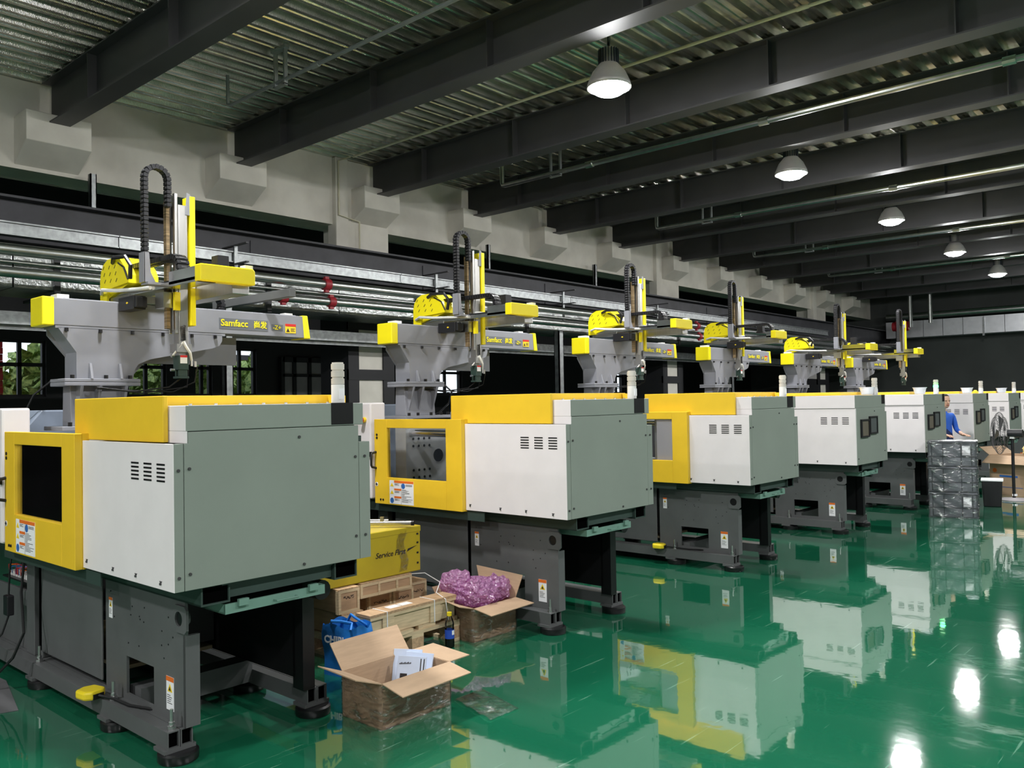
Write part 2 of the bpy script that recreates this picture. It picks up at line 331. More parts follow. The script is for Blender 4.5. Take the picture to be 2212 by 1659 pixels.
# outside: shrubs and a red shutter
def shrub(loc, rx, rz, label):
    mb = MB(); rnd = random.Random(int(loc[1]*100))
    for i in range(1500):
        th = rnd.uniform(0, 2*PI); z = rnd.uniform(-1, 1); rr = math.sqrt(1-z*z); k = rnd.uniform(.6, 1)
        p = Vector((loc[0]*0+rx*rr*math.cos(th)*k, rx*rr*math.sin(th)*k, rz*z*k+rz)); a = Vector((rnd.uniform(-1, 1), rnd.uniform(-1, 1), rnd.uniform(-1, 1))).normalized()
        b = a.orthogonal().normalized(); s = rnd.uniform(.12, .24)
        mb.add([p-a*s, p+b*s*.5, p+a*s, p-b*s*.5], [(0, 1, 2, 3)])
    t = empty('shrub', loc); fo = mb.build('foliage', 'leaf', t); fo['kind'] = 'stuff'
    MB().cyl((0, 0, -.05), (0, 0, rz), .05, 7).build('trunk', 'wood', t)
    tag(t, label, 'shrub', 'shrubs outside the windows')
shrub((-18.6, 6.6, 0), 1.1, 1.5, 'green shrub outside the leftmost window beside the red shutter')
shrub((-18.8, 9.2, 0), 1.25, 1.5, 'green shrub outside behind the nearest robot pedestal')
shrub((-18.8, 11.8, 0), 1.2, 1.5, 'green shrub outside behind the galvanised post')
t = empty('roller_shutter', (-17.2, 5.05, 0))
for i in range(24): MB().box(-.03, .03 if i % 2 else .045, -.28, .28, i*.12, i*.12+.115).build('slat', 'shutter_red', t)
tag(t, 'red slatted shutter seen through the leftmost window', 'shutter')
t = empty('brick_outbuilding', (-24, 14, 0))
MB().box(-1, 1, -3, 3, 0, 3).build('wall', 'wood', t); MB().box(-1.2, 1.2, -3.2, 3.2, 3, 3.15).build('roof', 'steel_dark', t)
tag(t, 'brown outbuilding seen through the windows', 'building')

# ---------------- steel beams
def beam(y, i):
    t = empty('steel_beam', (0, y, 4.8)); x0, x1 = -10.22, 8.9
    MB().box(x0, x1, -.11, .11, 0, .016).build('bottom_flange', 'steel_dark', t)
    MB().box(x0, x1, -.11, .11, .49, .506).build('top_flange', 'steel_dark', t)
    MB().box(x0, x1, -.006, .006, .016, .49).build('web', 'steel_dark', t)
    sx = -9.0
    while sx < 8:
        if 'st' not in MESH: MESH['st'] = MB().box(-.006, .006, -.10, -.006, .016, .49).box(-.006, .006, .006, .10, .016, .49).mesh('stiffener', ['steel_dark'])
        link('stiffener', MESH['st'], t, 0, (sx, 0, 0)); sx += 1.76
    return t
MESH = {}
ORD = ['first', 'second', 'third', 'fourth', 'fifth', 'sixth', 'seventh', 'eighth', 'ninth', 'tenth', 'eleventh', 'twelfth', 'thirteenth', 'fourteenth', 'fifteenth', 'sixteenth']
vis = 0
for i, y in enumerate(BEAM_Y):
    t = beam(y, i)
    if y > 3:
        tag(t, 'dark grey steel I-beam across the ceiling, %s in view from the camera' % ORD[vis], 'beam', 'ceiling beams'); vis += 1
    else:
        tag(t, 'dark grey steel I-beam outside the view, %s from the wall behind the camera' % ORD[i], 'beam', 'ceiling beams')

# ---------------- high-bay lamps
def lamp_meshes():
    MESH['lh'] = MB().lathe([(0, .36), (.075, .36), (.085, .345), (.085, .22), (.11, .19), (.16, .13), (.205, .03), (.215, -.018), (.20, -.018), (.1, .12), (0, .14)], n=28).mesh('housing', ['lamp_shade'], True)
    mb = MB()
    for k in range(20):
        a = 2*PI*k/20; mb.obox((.088*math.cos(a), .088*math.sin(a), .28), (.012*math.cos(a), .012*math.sin(a), 0), (-.004*math.sin(a), .004*math.cos(a), 0), (0, 0, .07))
    MESH['lf'] = mb.mesh('cooling_fins', ['lamp_housing'])
    MESH['ll'] = MB().lathe([(0, -.09), (.06, -.086), (.12, -.07), (.165, -.04), (.188, .0)], n=28).mesh('lens', ['lamp_lens'])
    mb = MB()
    for k in range(10): mb.obox((0, 0, .38+k*.033), (.008, 0, 0) if k % 2 else (0, .008, 0), (0, .003, 0) if k % 2 else (.003, 0, 0), (0, 0, .02))
    mb.path([(.012, 0, .36), (.02, .005, .5), (.004, .01, .6), (.015, 0, .71)], .004)
    mb.box(-.16, .16, -.008, .008, .708, .721)
    MESH['lc'] = mb.mesh('hanging_chain', ['cable'])
lamp_meshes()
LX = [(-4.6, 6.65), (-4.65, 10.95), (-4.68, 15.15), (-4.78, 19.55), (-4.88, 23.9)]
LN = ['nearest and largest of the ceiling lamps in view', 'second ceiling lamp in view from the camera', 'third ceiling lamp in view from the camera', 'fourth ceiling lamp in view from the camera', 'farthest of the ceiling lamps in view']
EXTRA = [(-4.6, 2.3), (-4.6, -2.1), (-4.6, -6.4), (.9, -4.2), (.9, .1), (.9, 4.4), (.9, 8.7), (.9, 13.0), (.9, 17.3), (.9, 21.6)]
EL = ['above the nearest machine', 'behind and left of camera', 'farthest behind and left']+['%s over the aisle' % k for k in ORD[:7]]+['%s along right wall' % k for k in ORD[:3]]
for i, (x, y) in enumerate(LX+EXTRA):
    t = empty('high_bay_lamp', (x, y, 4.61))
    for nm, k in (('housing', 'lh'), ('cooling_fins', 'lf'), ('lens', 'll'), ('hanging_chain', 'lc')): link(nm, MESH[k], t)
    tag(t, 'lit round high-bay lamp on a chain, '+LN[i] if i < 5 else 'lit round high-bay lamp outside the view, '+EL[i-5], 'lamp', 'high-bay lamps')

# ---------------- sprinkler pipes under the ceiling
def pipe_run(name, y, z, x0, x1, r, matn, label, drop=True, hang=(), hz=.4, side=1):
    t = empty(name, (x0, y, z)); L = x1-x0
    pts = ([(0, 0, ZD-z), (0, 0, .05), (.012, 0, .012)] if drop else [])+[(.05, 0, 0), (L, 0, 0)]
    sm_angle(MB().path(pts, r, 10).build('pipe', matn, t))
    for h in hang:
        hx = h-x0
        MB().box(hx-.1, hx-.075, -.02, .02, -.05, ZD-z).box(hx+.075, hx+.1, -.02, .02, -.05, ZD-z).box(hx-.1, hx+.1, -.02, .02, -.06, -.04).box(hx-.13, hx+.13, -.03, .03, ZD-z-.03, ZD-z).build('hanger', 'pipe_grey', t)
    for k in range(int(L/2.6)):
        MB().cyl((1.6+k*2.6, 0, 0), (1.72+k*2.6, 0, 0), r*1.35, 10).build('coupling', matn, t)
    tag(t, label, 'pipe', 'ceiling pipes')
pipe_run('sprinkler_pipe', 4.95, 4.98, -8.6, 8.5, .02, 'pipe_grey', 'thin grey ceiling pipe with U-hanger between the first two beams', hang=(-7.55, -2.5))
pipe_run('conduit_pipe', 7.75, 5.27, -10.0, 8.5, .016, 'pipe_cream', 'thin cream conduit along the ceiling passing behind the nearest lamp', drop=False)
pipe_run('sprinkler_pipe', 9.6, 4.93, -8.66, 8.5, .035, 'galv_pipe', 'galvanised ceiling pipe with elbow and U-hanger behind the nearest lamp', hang=(-7.61, -1.5))
pipe_run('sprinkler_pipe', 13.7, 4.82, -8.45, 8.5, .035, 'galv_pipe', 'galvanised ceiling pipe hanging between second and third lamp', hang=(-7.4,))
pipe_run('sprinkler_pipe', 18.3, 4.86, -8.7, 8.5, .035, 'galv_pipe', 'galvanised ceiling pipe just beyond the third lamp', hang=(-7.4,))
pipe_run('sprinkler_pipe', 22.8, 4.86, -8.7, 8.5, .035, 'galv_pipe', 'galvanised ceiling pipe farthest down the hall', hang=(-7.4,))
# cream conduit dropping on the pilaster
sm_angle(tag(MB().path([(-9.99, 7.72, 5.27), (-10.27, 7.72, 5.27), (-10.27, 7.72, 4.45), (-10.27, 8.1, 4.4), (-10.27, 8.1, 3.9)], .014, 8).build('conduit_pipe', 'pipe_cream'), 'thin cream conduit bending down the concrete column', 'pipe'))

# ---------------- runs along the wall: girder, tray, pipes, foil duct
t = empty('crane_girder', (-9.75, 0, 3.25))
MB().box(-.14, .14, -9, YB, .56, .585).build('top_flange', 'girder', t); MB().box(-.14, .14, -9, YB, 0, .025).build('bottom_flange', 'girder', t)
MB().box(.0, .012, -9, YB, .02, .57).build('web', 'girder', t)
for y in (5.9, 8.9, 11.9, 14.9, 17.9): MB().box(.012, .024, y, y+.55, .12, .5).build('splice_plate', 'girder', t)
tag(t, 'dark grey steel crane girder running along the wall behind the robots', 'girder')
t = empty('cable_tray', (-9.22, 0, 3.34))
for y in range(-8, 24, 4): MB().box(-.1, .0, y, y+3.99, 0, .13).box(-.02, .02, y, y+3.99, .0, .012).box(-.12, .025, y, y+3.99, .12, .135).build('tray_segment', 'galv', t)
for y in (2.2, 5.37, 8.67, 11.74, 14.85, 18.0):
    MB().box(.02, .045, y-.022, y+.022, -.40, .20).build('strut', 'galv', t); MB().box(-.25, .3, y-.02, y+.02, .195, .21).box(-.25, .3, y-.02, y+.02, -.03, -.015).build('bracket', 'steel_dark', t)
tag(t, 'galvanised cable tray on struts along the wall', 'cable tray')
def wall_pipe(x, z, r, label, clamps):
    t = empty('wall_pipe', (x, 0, z))
    sm_angle(MB().cyl((0, -9, 0), (0, 30.4, 0), r, 18).build('pipe', 'galv_pipe', t))
    for y in clamps: sm_angle(MB().cyl((0, y-.045, 0), (0, y+.045, 0), r*1.3, 14).box(-.02, .02, y-.03, y+.03, -r*1.75, r*1.75).build('clamp', 'maroon', t))
    tag(t, label, 'pipe', 'galvanised wall pipes')
wall_pipe(-9.0, 3.16, .058, 'upper of two thick galvanised pipes with dark red clamps along the wall', (6.55, 9.75, 12.9, 16.1))
wall_pipe(-9.0, 2.94, .052, 'lower of two thick galvanised pipes with dark red clamps along the wall', (5.9, 6.62, 9.78, 13.0, 16.2))
wall_pipe(-9.06, 3.05, .018, 'thin galvanised conduit between the two thick wall pipes', ())
t = empty('foil_duct', (-9.75, 0, 2.84))
for k, y in enumerate(range(-9, 30, 2)): MB().box(-.42, .42, y, y+1.985, 0, .36).build('duct_segment', 'foil', t)
for y in (3.4, 5.9, 8.4, 10.9, 13.4, 15.9, 18.4): MB().box(.42, .45, y-.03, y+.03, -.04, .42).box(-.45, .45, y-.03, y+.03, -.06, -.03).build('strap', 'steel_dark', t)
tag(t, 'foil-wrapped rectangular ventilation duct along the wall', 'duct')
t = empty('channel_rail', (-9.95, 0, 2.52)); MB().box(-.06, .06, -9, 30, 0, .1).box(-.06, -.05, -9, 30, -.05, .15).build('rail', 'galv', t); tag(t, 'pale steel channel rail below the foil duct', 'rail')
for i, (x, y, z0, z1, wd, lb) in enumerate([(-9.26, 5.29, 0, 2.80, .05, 'galvanised support post behind the nearest robot'), (-9.26, 11.68, 0, 2.84, .06, 'galvanised support post between second and third robot'), (-9.26, 18.1, 0, 2.84, .06, 'galvanised support post behind the fourth robot'),
        (-10.2, 4.12, 3.83, 4.36, .035, 'short grey strut hanging below the nearest corbels'), (-10.2, 14.1, 3.83, 4.4, .035, 'short grey strut hanging below the far corbels'), (-10.2, 10.9, 3.83, 4.4, .03, 'short grey strut hanging between two robots')]):
    p = MB().box(x-wd, x+wd, y-wd, y-wd+.012, z0, z1).box(x-wd, x+wd, y+wd-.012, y+wd, z0, z1).box(x-wd, x-wd+.012, y-wd, y+wd, z0, z1).box(x+wd-.03, x+wd, y-wd, y+wd, z0, z1).build('support_post', 'galv'); tag(p, lb, 'post')
# duct on the end wall
t = empty('end_duct', (0, YB-.5, 3.55))
for k in range(30): MB().box(-9.6+k*.6, -9.6+k*.6+.585, -.3, .3, 0, .55).build('duct_panel', 'foil_bright', t)
for k in range(7): MB().box(-9.0+k*2.4-.03, -9.0+k*2.4+.03, -.36, -.3, -.08, .5).build('hanger', 'galv', t)
sm_angle(MB().cyl((-9.6, -.2, .72), (8.6, -.2, .72), .11, 16).build('pipe', 'galv_pipe', t))
tag(t, 'silver panelled ventilation duct with round pipe on the end wall', 'duct')
t = empty('valve_assembly', (-8.75, YB-2.0, 2.6))
sm_angle(MB().cyl((0, 0, 0), (0, 0, 1.1), .16, 14).build('riser_pipe', 'galv_pipe', t)); sm_angle(MB().cyl((-.25, 0, 1.25), (.25, 0, 1.25), .15, 14).cyl((0, 0, 1.1), (0, 0, 1.4), .2, 14).build('valve', 'maroon', t))
MB().cyl((.3, 0, 1.2), (.3, 0, 2.7), .06, 10).cyl((.9, 0, 1.3), (.9, 0, 2.7), .06, 10).build('drop_pipe', 'galv_pipe', t)
tag(t, 'dark red valve on a vertical pipe near the far corner', 'valve')
# ================================================================== MACHINES
# local frame: x = 0 at the cover's end face (towards the aisle is +x), y across, z up
XE = -3.475
def warning_label(parent, x, y, z, w, h, big=False):
    """tall white safety label with an orange head, facing -y"""
    p = MB().box(x, x+w, y-.002, y, z, z+h).build('safety_label', 'paper', parent)
    MB().box(x, x+w, y-.003, y-.002, z+h*.86, z+h).build('label_head', 'orange', p)
    MB().prism([(x+w*.18, z+h*.55), (x+w*.82, z+h*.55), (x+w*.5, z+h*.80)], 'y', y-.003, y-.002).build('warning_triangle', 'sign_yellow', p)
    mb = MB().prism([(x+w*.36, z+h*.59), (x+w*.64, z+h*.59), (x+w*.5, z+h*.71)], 'y', y-.004, y-.003)
    for k in range(5): mb.box(x+w*.12, x+w*(.55+.3*((k*37) % 10)/10), y-.003, y-.002, z+h*(.44-.06*k), z+h*(.455-.06*k))
    mb.build('print', 'ink', p)
def door_board(parent, x0, x1, y, z0, z1):
    p = MB().box(x0, x1, y-.002, y, z0, z1).build('safety_board', 'paper', parent); W = x1-x0; H = z1-z0
    def bx(name, m, a, b, c, d): MB().box(x0+a*W, x0+b*W, y-.003, y-.002, z0+c*H, z0+d*H).build(name, m, p)
    bx('label_head', 'orange', .2, 1, .9, 1); bx('label_head', 'orange', .2, .5, .58, .66); bx('label_head', 'orange', .2, .5, .25, .33)
    for zc in (.74, .42): MB().prism([(x0+.03*W, z0+zc*H), (x0+.18*W, z0+zc*H), (x0+.105*W, z0+(zc+.16)*H)], 'y', y-.003, y-.002).build('warning_triangle', 'sign_yellow', p)
    for cx, cz in ((.105, .14), (.58, .78)): MB().cyl((x0+cx*W, y-.003, z0+cz*H), (x0+cx*W, y-.002, z0+cz*H), .022, 14).build('mandatory_sign', 'sign_blue', p)
    mb = MB(); rnd = random.Random(3)
    for k in range(14):
        mb.box(x0+.52*W, x0+(.62+.34*rnd.random())*W, y-.003, y-.002, z0+(.62-.04*k)*H, z0+(.632-.04*k)*H)
    for zc in (.86, .83, .80, .54, .51, .48, .21, .18, .15): mb.box(x0+.22*W, x0+(.32+.15*rnd.random())*W, y-.003, y-.002, z0+zc*H, z0+(zc+.012)*H)
    for zc in (.84, .81, .78): mb.box(x0+.68*W, x0+.95*W, y-.003, y-.002, z0+zc*H, z0+(zc+.012)*H)
    mb.box(x0+.49*W, x0+.495*W, y-.003, y-.002, z0, z0+.9*H)
    mb.build('print', 'ink', p)
def stack_light(parent, x, y, z, lit=False):
    s = sm_angle(MB().lathe([(0, 0), (.034, 0), (.034, .095), (0, .095)], (x, y, z), 20).build('stack_light', 'white_plastic', parent))
    for k in range(3):
        sm_angle(MB().lathe([(0, .097), (.034, .097), (.034, .126), (.029, .127), (.029, .134), (0, .134)], (x, y, z+.038*k), 20).build('lens', 'glow_green' if lit and k == 0 else 'lens_clear', s))
    MB().box(x+.026, x+.0345, y-.016, y+.016, z+.02, z+.075).build('rating_label', 'paper', s)
def base(t):
    yo = -.03
    for s in (-1, 1):
        y0, y1 = (yo-.43, yo-.31) if s < 0 else (yo+.31, yo+.43)
        # open double tube rail: walls around two black cores, the inner shade painted in
        rb = MB()
        ym = (y0+y1)/2
        for a, b in ((y0, ym-.002), (ym+.002, y1)):
            rb.box(-4.3, -.22, a, b, .065, .071).box(-4.3, -.22, a, b, .139, .145).box(-4.3, -.22, a, a+.006, .071, .139).box(-4.3, -.22, b-.006, b, .071, .139)
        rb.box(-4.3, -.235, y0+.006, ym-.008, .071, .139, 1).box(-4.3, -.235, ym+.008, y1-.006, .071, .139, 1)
        rb.build('base_rail', ['base_grey', 'tube_shade'], t)
        for u in (.25, .86, 1.85, 3.2):
            fx = -u
            f = sm_angle(MB().lathe([(0, 0), (.085, 0), (.09, .008), (.09, .04), (.08, .048), (0, .048)], (fx, ym-.005*s, 0), 24).build('foot_pad', 'black', t))
            MB().box(fx-.075, fx+.03, ym-.075, ym+.075, .048, .065).build('mount_plate', 'base_grey', f)
            if u < 2.5 and s < 0:
                yb = y0+.035
                MB().cyl((fx+.0, yb, .145), (fx, yb, .235), .008, 8).cyl((fx, yb, .145), (fx, yb, .16), .02, 6).cyl((fx, yb, .165), (fx, yb, .178), .014, 6).build('anchor_bolt', 'zinc', f)
    yp = yo-.35
    # near side plate with square cut-out, lifting tab
    pl = MB()
    pl.frame('y', yp, yp+.014, (-1.05, -.205, .145, .72), (-.81, -.515, .175, .362))
    pl.box(-.225, -.205, yp-.0, yp+.07, .145, .56)
    pl.build('side_plate', 'base_grey', t)
    tab = MB(); n = 20; hole = [(-.245+.034*math.cos(2*PI*i/n), .635+.034*math.sin(2*PI*i/n)) for i in range(n)]
    outl = []
    for i in range(n):
        a = 2*PI*i/n; c, s_ = math.cos(a), math.sin(a); k = .062/max(abs(c), abs(s_)); outl.append((-.235+k*c, .635+k*s_))
    vs = [(p[0], yp-.012, p[1]) for p in outl]+[(p[0], yp-.012, p[1]) for p in hole]+[(p[0], yp-.0, p[1]) for p in outl]+[(p[0], yp+.03, p[1]) for p in hole]
    tab.add(vs, [(i, (i+1) % n, n+(i+1) % n, n+i) for i in range(n)]+[(i, 2*n+i, 2*n+(i+1) % n, (i+1) % n) for i in range(n)]+[(n+i, n+(i+1) % n, 3*n+(i+1) % n, 3*n+i) for i in range(n)])
    tab.build('lifting_tab', 'base_grey', t); MB().cyl((-.245, yp-.004, .635), (-.245, yp-.002, .635), .033, 18).build('lifting_hole', 'black', t)
    MB().box(-1.95, -1.075, yp-.012, yp+.0, .185, .74).box(-1.95, -1.90, yp-.012, yp+.1, .145, .74).build('front_panel', 'base_grey', t, bevel=.006)
    MB().box(-2.12, -2.0, yp-.02, yp+.08, .145, .76).build('post', 'base_grey', t, bevel=.004)
    MB().box(-4.2, -2.15, yp, yp+.02, .145, .5).build('rear_panel', 'base_grey', t, bevel=.004)
    MB().box(-4.2, -1.9, -.3, .28, .1, .16).box(-.86, -.74, yo-.31, yo+.31, .08, .2).build('cross_member', 'base_grey', t)
    yq = yo+.28
    MB().box(-1.3, -.28, yq, yq+.02, .2, .74).box(-.30, -.21, yq-.0, yq+.07, .145, .74).build('far_plate', 'black', t)
    MB().box(-4.2, -1.3, yq, yq+.03, .145, .8).build('far_panel', 'steel_dark', t)
    MB().box(-1.12, -1.08, -.30, .24, .26, .80).build('inner_bulkhead', 'steel_dark', t)
    MB().box(-2.2, -1.1, -.28, .24, .205, .225).build('drip_pan', 'wood_pale', t)
    warning_label(t, -.385, yp-.001, .195, .072, .155)
    warning_label(t, -1.005, yp-.001, .525, .042, .105)
    rp = MB()
    rnd = random.Random(11)
    for k in range(16):
        x = -.3-.7*rnd.random(); z = .42+.25*rnd.random(); rp.cyl((x, yp-.002, z), (x, yp, z), .004, 6)
    o = rp.build('plug_holes', 'black', t); o['kind'] = 'stuff'
    # under-cover box beams with open ends filled black as painted shade, cross plate and pull-out tray
    for y0, y1, nm in ((-.395, -.255, 'n'), (.32, .46, 'f')):
        MB().box(-2.2, -.03, y0, y0+.008, .72, .81).box(-2.2, -.03, y1-.008, y1, .72, .81).box(-2.2, -.03, y0, y1, .72, .728).box(-2.2, -.03, y0, y1, .802, .81).box(-2.2, -.04, y0+.008, y1-.008, .728, .802, 1).build('box_beam', ['dark_green', 'tube_shade'], t)
    MB().box(-.95, -.05, -.25, .315, .735, .81).build('under_plate', 'dark_green', t)
    tr = MB().box(-.55, -.03, -.28, .26, .665, .672).box(-.042, -.03, -.28, .26, .665, .71).box(-.55, -.54, -.28, .26, .665, .71).box(-.55, -.03, -.28, -.27, .665, .71).box(-.55, -.03, .25, .26, .665, .71).build('pull_out_tray', 'mint', t)
    sm_angle(MB().path([(-.03, -.03, .685), (-.005, -.03, .685), (-.005, .09, .685), (-.03, .09, .685)], .005, 6).build('tray_handle', 'mint', tr))
    for y in (-.2, .18): MB().box(-.03, -.012, y-.02, y+.03, .695, .725).build('latch', 'mint', tr)
    sm_angle(MB().cyl((-.2, .31, .66), (-.12, .31, .66), .05, 14).build('roller', 'black', t))
    # injection end and operator cabinet beyond the door
    MB().box(-2.02, -.02, -.3, .3, .80, .815).build('bed', 'dark_green', t)
    MB().prism([(-.30, .9), (.30, .9), (.30, 1.5), (.2, 1.6), (-.2, 1.6), (-.30, 1.48)], 'x', -4.1, -2.45).build('injection_cover', 'blue_grey', t, bevel=.01)
    MB().box(-4.2, -2.15, -.42, .42, .78, .9).build('injection_bed', 'dark_green', t)
    cb = MB().box(-2.30, -1.985, -.575, -.42, .83, 1.615).build('operator_cabinet', 'white', t, bevel=.012)
    c = sm_angle(MB().cyl((-2.06, -.575, 1.475), (-2.06, -.60, 1.475), .022, 16).build('emergency_stop', 'sign_yellow', cb)); sm_angle(MB().cyl((-2.06, -.60, 1.475), (-2.06, -.63, 1.475), .02, 16, r2=.024).build('button', 'red', c))
    MB().box(-2.0, -1.975, -.59, -.575, 1.175, 1.215).build('key_switch', 'black', cb)
def screws(t, pts_end, pts_side, y):
    mb = MB()
    for (yy, z) in pts_end: mb.cyl((0, yy, z), (.006, yy, z), .007, 8)
    for (x, z) in pts_side: mb.cyl((x, y, z), (x, y-.006, z), .006, 8); mb.prism([(x-.012, z+.012), (x+.012, z+.012), (x, z-.0)], 'y', y-.002, y)
    o = mb.build('screws', 'steel_dark', t); o['kind'] = 'stuff'
def vents(t, parent, u0, dx, y, z0, n=3):
    for c in range(n):
        mb = MB(); x = -u0-c*dx
        for k in range(5): mb.box(x-.075, x, y-.0015, y+.01, z0-k*.018, z0-k*.018+.008)
        mb.build('vent', 'black', parent)
def machine_a():
    t = empty('injection_moulding_machine', (XE, 0, 0)); base(t); W = .53
    # end cover: main sheet with seam to the corner strips
    MB().prism([(-.483, .81), (.458, .81), (.458, 1.495), (-.465, 1.495), (-.465, 1.445), (-.483, 1.445)], 'x', -.03, 0).build('end_panel', 'sage', t, bevel=.002)
    MB().box(-.03, -.0, -W, -.486, .81, 1.445).build('corner_strip', 'sage', t, bevel=.002); MB().box(-.06, -.001, .461, W, .81, 1.41).build('corner_strip', 'sage', t, bevel=.002)
    MB().box(-.94, -.031, -.50, .50, .815, 1.44).build('inner_housing', 'dark_green', t)
    sp = MB().box(-.97, -.0005, -W-.002, -W+.015, .81, 1.445).build('side_panel', 'white', t, bevel=.002); vents(t, sp, .075, .125, -W-.002, 1.35)
    MB().box(-.97, -.031, W-.015, W, .81, 1.41).build('side_panel', 'white', t)
    cap = MB().box(-.165, 0, -.475, .49, 1.498, 1.61); me = cap.mesh('top_cap', ['sage', 'white'])
    for p in me.polygons:
        if p.normal.y < -.5 or p.normal.z > .5: p.material_index = 1
    link('top_cap', me, t, .003); MB().box(-.165, -.001, -.475, -.467, 1.446, 1.498).build('cap_return', 'white', t); MB().box(-.165, -.031, -.467, .455, 1.446, 1.497).build('cap_base', 'dark_green', t)
    MB().box(-.1, .002, .29, .425, 1.503, 1.612).build('light_well', 'black', t)
    MB().prism([(-1.12, -.502), (-.15, -.502), (-.15, -.478), (-.18, -.478), (-.18, .45), (-1.12, .45)], 'z', 1.447, 1.655).build('top_hood', 'yellow', t, bevel=.004); MB().box(-.178, -.12, .40, .47, 1.61, 1.65).build('hood_end', 'yellow', t)
    mb = MB()
    for k in range(7): mb.cyl((-.14, -.38+k*.125, 1.61), (-.14, -.38+k*.125, 1.618), .008, 6)
    o = mb.build('cap_screws', 'zinc', t); o['kind'] = 'stuff'
    stack_light(t, -.09, .40, 1.611)
    # sliding safety door
    D = MB().frame('y', -.572, -.535, (-1.945, -.945, .80, 1.48), (-1.79, -1.11, 1.015, 1.41))
    d = D.build('safety_door', 'yellow', t, bevel=.003); MB().box(-.985, -.945, -.535, -.50, .80, 1.48).build('door_return', 'yellow', d)
    MB().box(-1.81, -1.09, -.556, -.551, 1.0, 1.43).build('door_pane', 'door_glass', d)
    sm_angle(MB().path([(-1.925, -.572, 1.215), (-1.925, -.615, 1.205), (-1.925, -.622, 1.19), (-1.925, -.622, 1.11), (-1.925, -.615, 1.095), (-1.925, -.572, 1.085)], .0095, 8).build('door_handle', 'plastic_black', d))
    door_board(d, -1.76, -1.475, -.572, .81, .995)
    MB().cyl((-1.92, -.574, .955), (-1.92, -.572, .955), .017, 14).build('round_sticker', 'paper', d); MB().box(-1.925, -1.915, -.5755, -.574, .943, .967).box(-1.932, -1.908, -.5755, -.574, .951, .959).build('sticker_mark', 'ink', d)
    MB().cyl((-1.91, -.576, 1.355), (-1.91, -.572, 1.355), .01, 8).cyl((-1.91, -.576, 1.33), (-1.91, -.572, 1.33), .01, 8).cyl((-1.87, -.578, .835), (-1.87, -.572, .835), .008, 8).cyl((-1.84, -.578, .835), (-1.84, -.572, .835), .008, 8).build('door_screws', 'plastic_black', d)
    # inside: platens and far guard
    pt = MB().box(-1.93, -1.80, -.36, .36, .86, 1.44).build('fixed_platen', 'platen', t)
    mb = MB()
    for y in (-.28, -.22, -.16, -.1, .1, .16, .22, .28):
        for z in (.93, .99, 1.05, 1.25, 1.31, 1.37): mb.cyl((-1.80, y, z), (-1.797, y, z), .011, 8)
    mb.cyl((-1.80, 0, 1.16), (-1.796, 0, 1.16), .055, 20); o = mb.build('platen_holes', 'black', pt); o['kind'] = 'stuff'
    MB().box(-1.1, -.98, -.36, .36, .86, 1.44).build('moving_platen', 'platen', t)
    for y in (-.3, .3):
        for z in (.95, 1.36): sm_angle(MB().cyl((-1.8, y, z), (-1.1, y, z), .03, 14).build('tie_bar', 'chrome', t))
    MB().box(-1.95, -.97, .5, .53, .81, 1.44).build('far_guard', 'steel_dark', t)
    # L-shaped shelf under the door
    MB().box(-2.12, -.77, -.52, -.515, .735, .808).box(-2.12, -.77, -.52, -.40, .80, .808).build('door_shelf', 'dark_green', t)
    screws(t, [(-.51, 1.33), (-.46, 1.335), (-.51, .87), (-.46, .88), (.1, 1.45), (.12, .835), (.435, 1.335), (.495, 1.335), (.435, .93), (.495, .93)], [(-.12, .835), (-.36, .84), (-.6, .84), (-.9, .845)], -W-.002)
    return t
def machine_b():
    t = empty('injection_moulding_machine', (XE, 0, 0)); base(t); W = .53
    MB().box(-.03, 0, -.50, .48, .81, 1.461).build('end_panel', 'sage', t, bevel=.002); MB().box(-.03, 0, .483, W, .81, 1.41).build('corner_strip', 'sage', t)
    MB().box(-1.8, -.031, -.50, .50, .815, 1.46).build('inner_housing', 'dark_green', t)
    sp = MB().box(-1.15, 0, -W, -.503, .81, 1.46).build('side_panel', 'white', t, bevel=.002); vents(t, sp, .075, .125, -W, 1.35)
    cap = MB().box(-1.15, .001, -W-.012, .49, 1.462, 1.61); me = cap.mesh('top_cap', ['sage', 'white'])
    for p in me.polygons:
        if p.normal.y < -.5 or p.normal.z > .5: p.material_index = 1
    link('top_cap', me, t, .003)
    MB().box(-1.1, -.25, -.3, .4, 1.611, 1.65).build('top_hood', 'yellow', t, bevel=.004)
    MB().box(-.1, .004, .36, .47, 1.503, 1.612).build('light_well', 'black', t)
    stack_light(t, -.09, .4, 1.611)
    for y, z, mm in ((-.38, 1.12, 'filter_brown'), (-.10, 1.15, 'filter_dark')):
        f = MB().frame('x', .0, .022, (y, y+.26, z, z+.21), (y+.018, y+.242, z+.018, z+.192)).build('filter_frame', 'plastic_black', t); MB().box(.001, .012, y+.018, y+.242, z+.018, z+.192).build('filter_mesh', mm, f)
    d = MB().box(-1.95, -1.16, -.565, -.53, .80, 1.48).build('safety_door', 'yellow', t, bevel=.003)
    MB().box(-2.12, -.77, -.52, -.515, .735, .808).build('door_shelf', 'dark_green', t)
    screws(t, [(.1, 1.42), (-.46, .88), (.44, .93)], [(-.12, .835), (-.45, .84), (-.9, .845)], -W)
    return t
YC = [2.265, 4.96, 7.63, 10.31, 12.92, 15.55, 18.2, 20.85]
XO_ = [-3.485, -3.465, -3.46, -3.47, -3.47, -3.47, -3.49, -3.47]
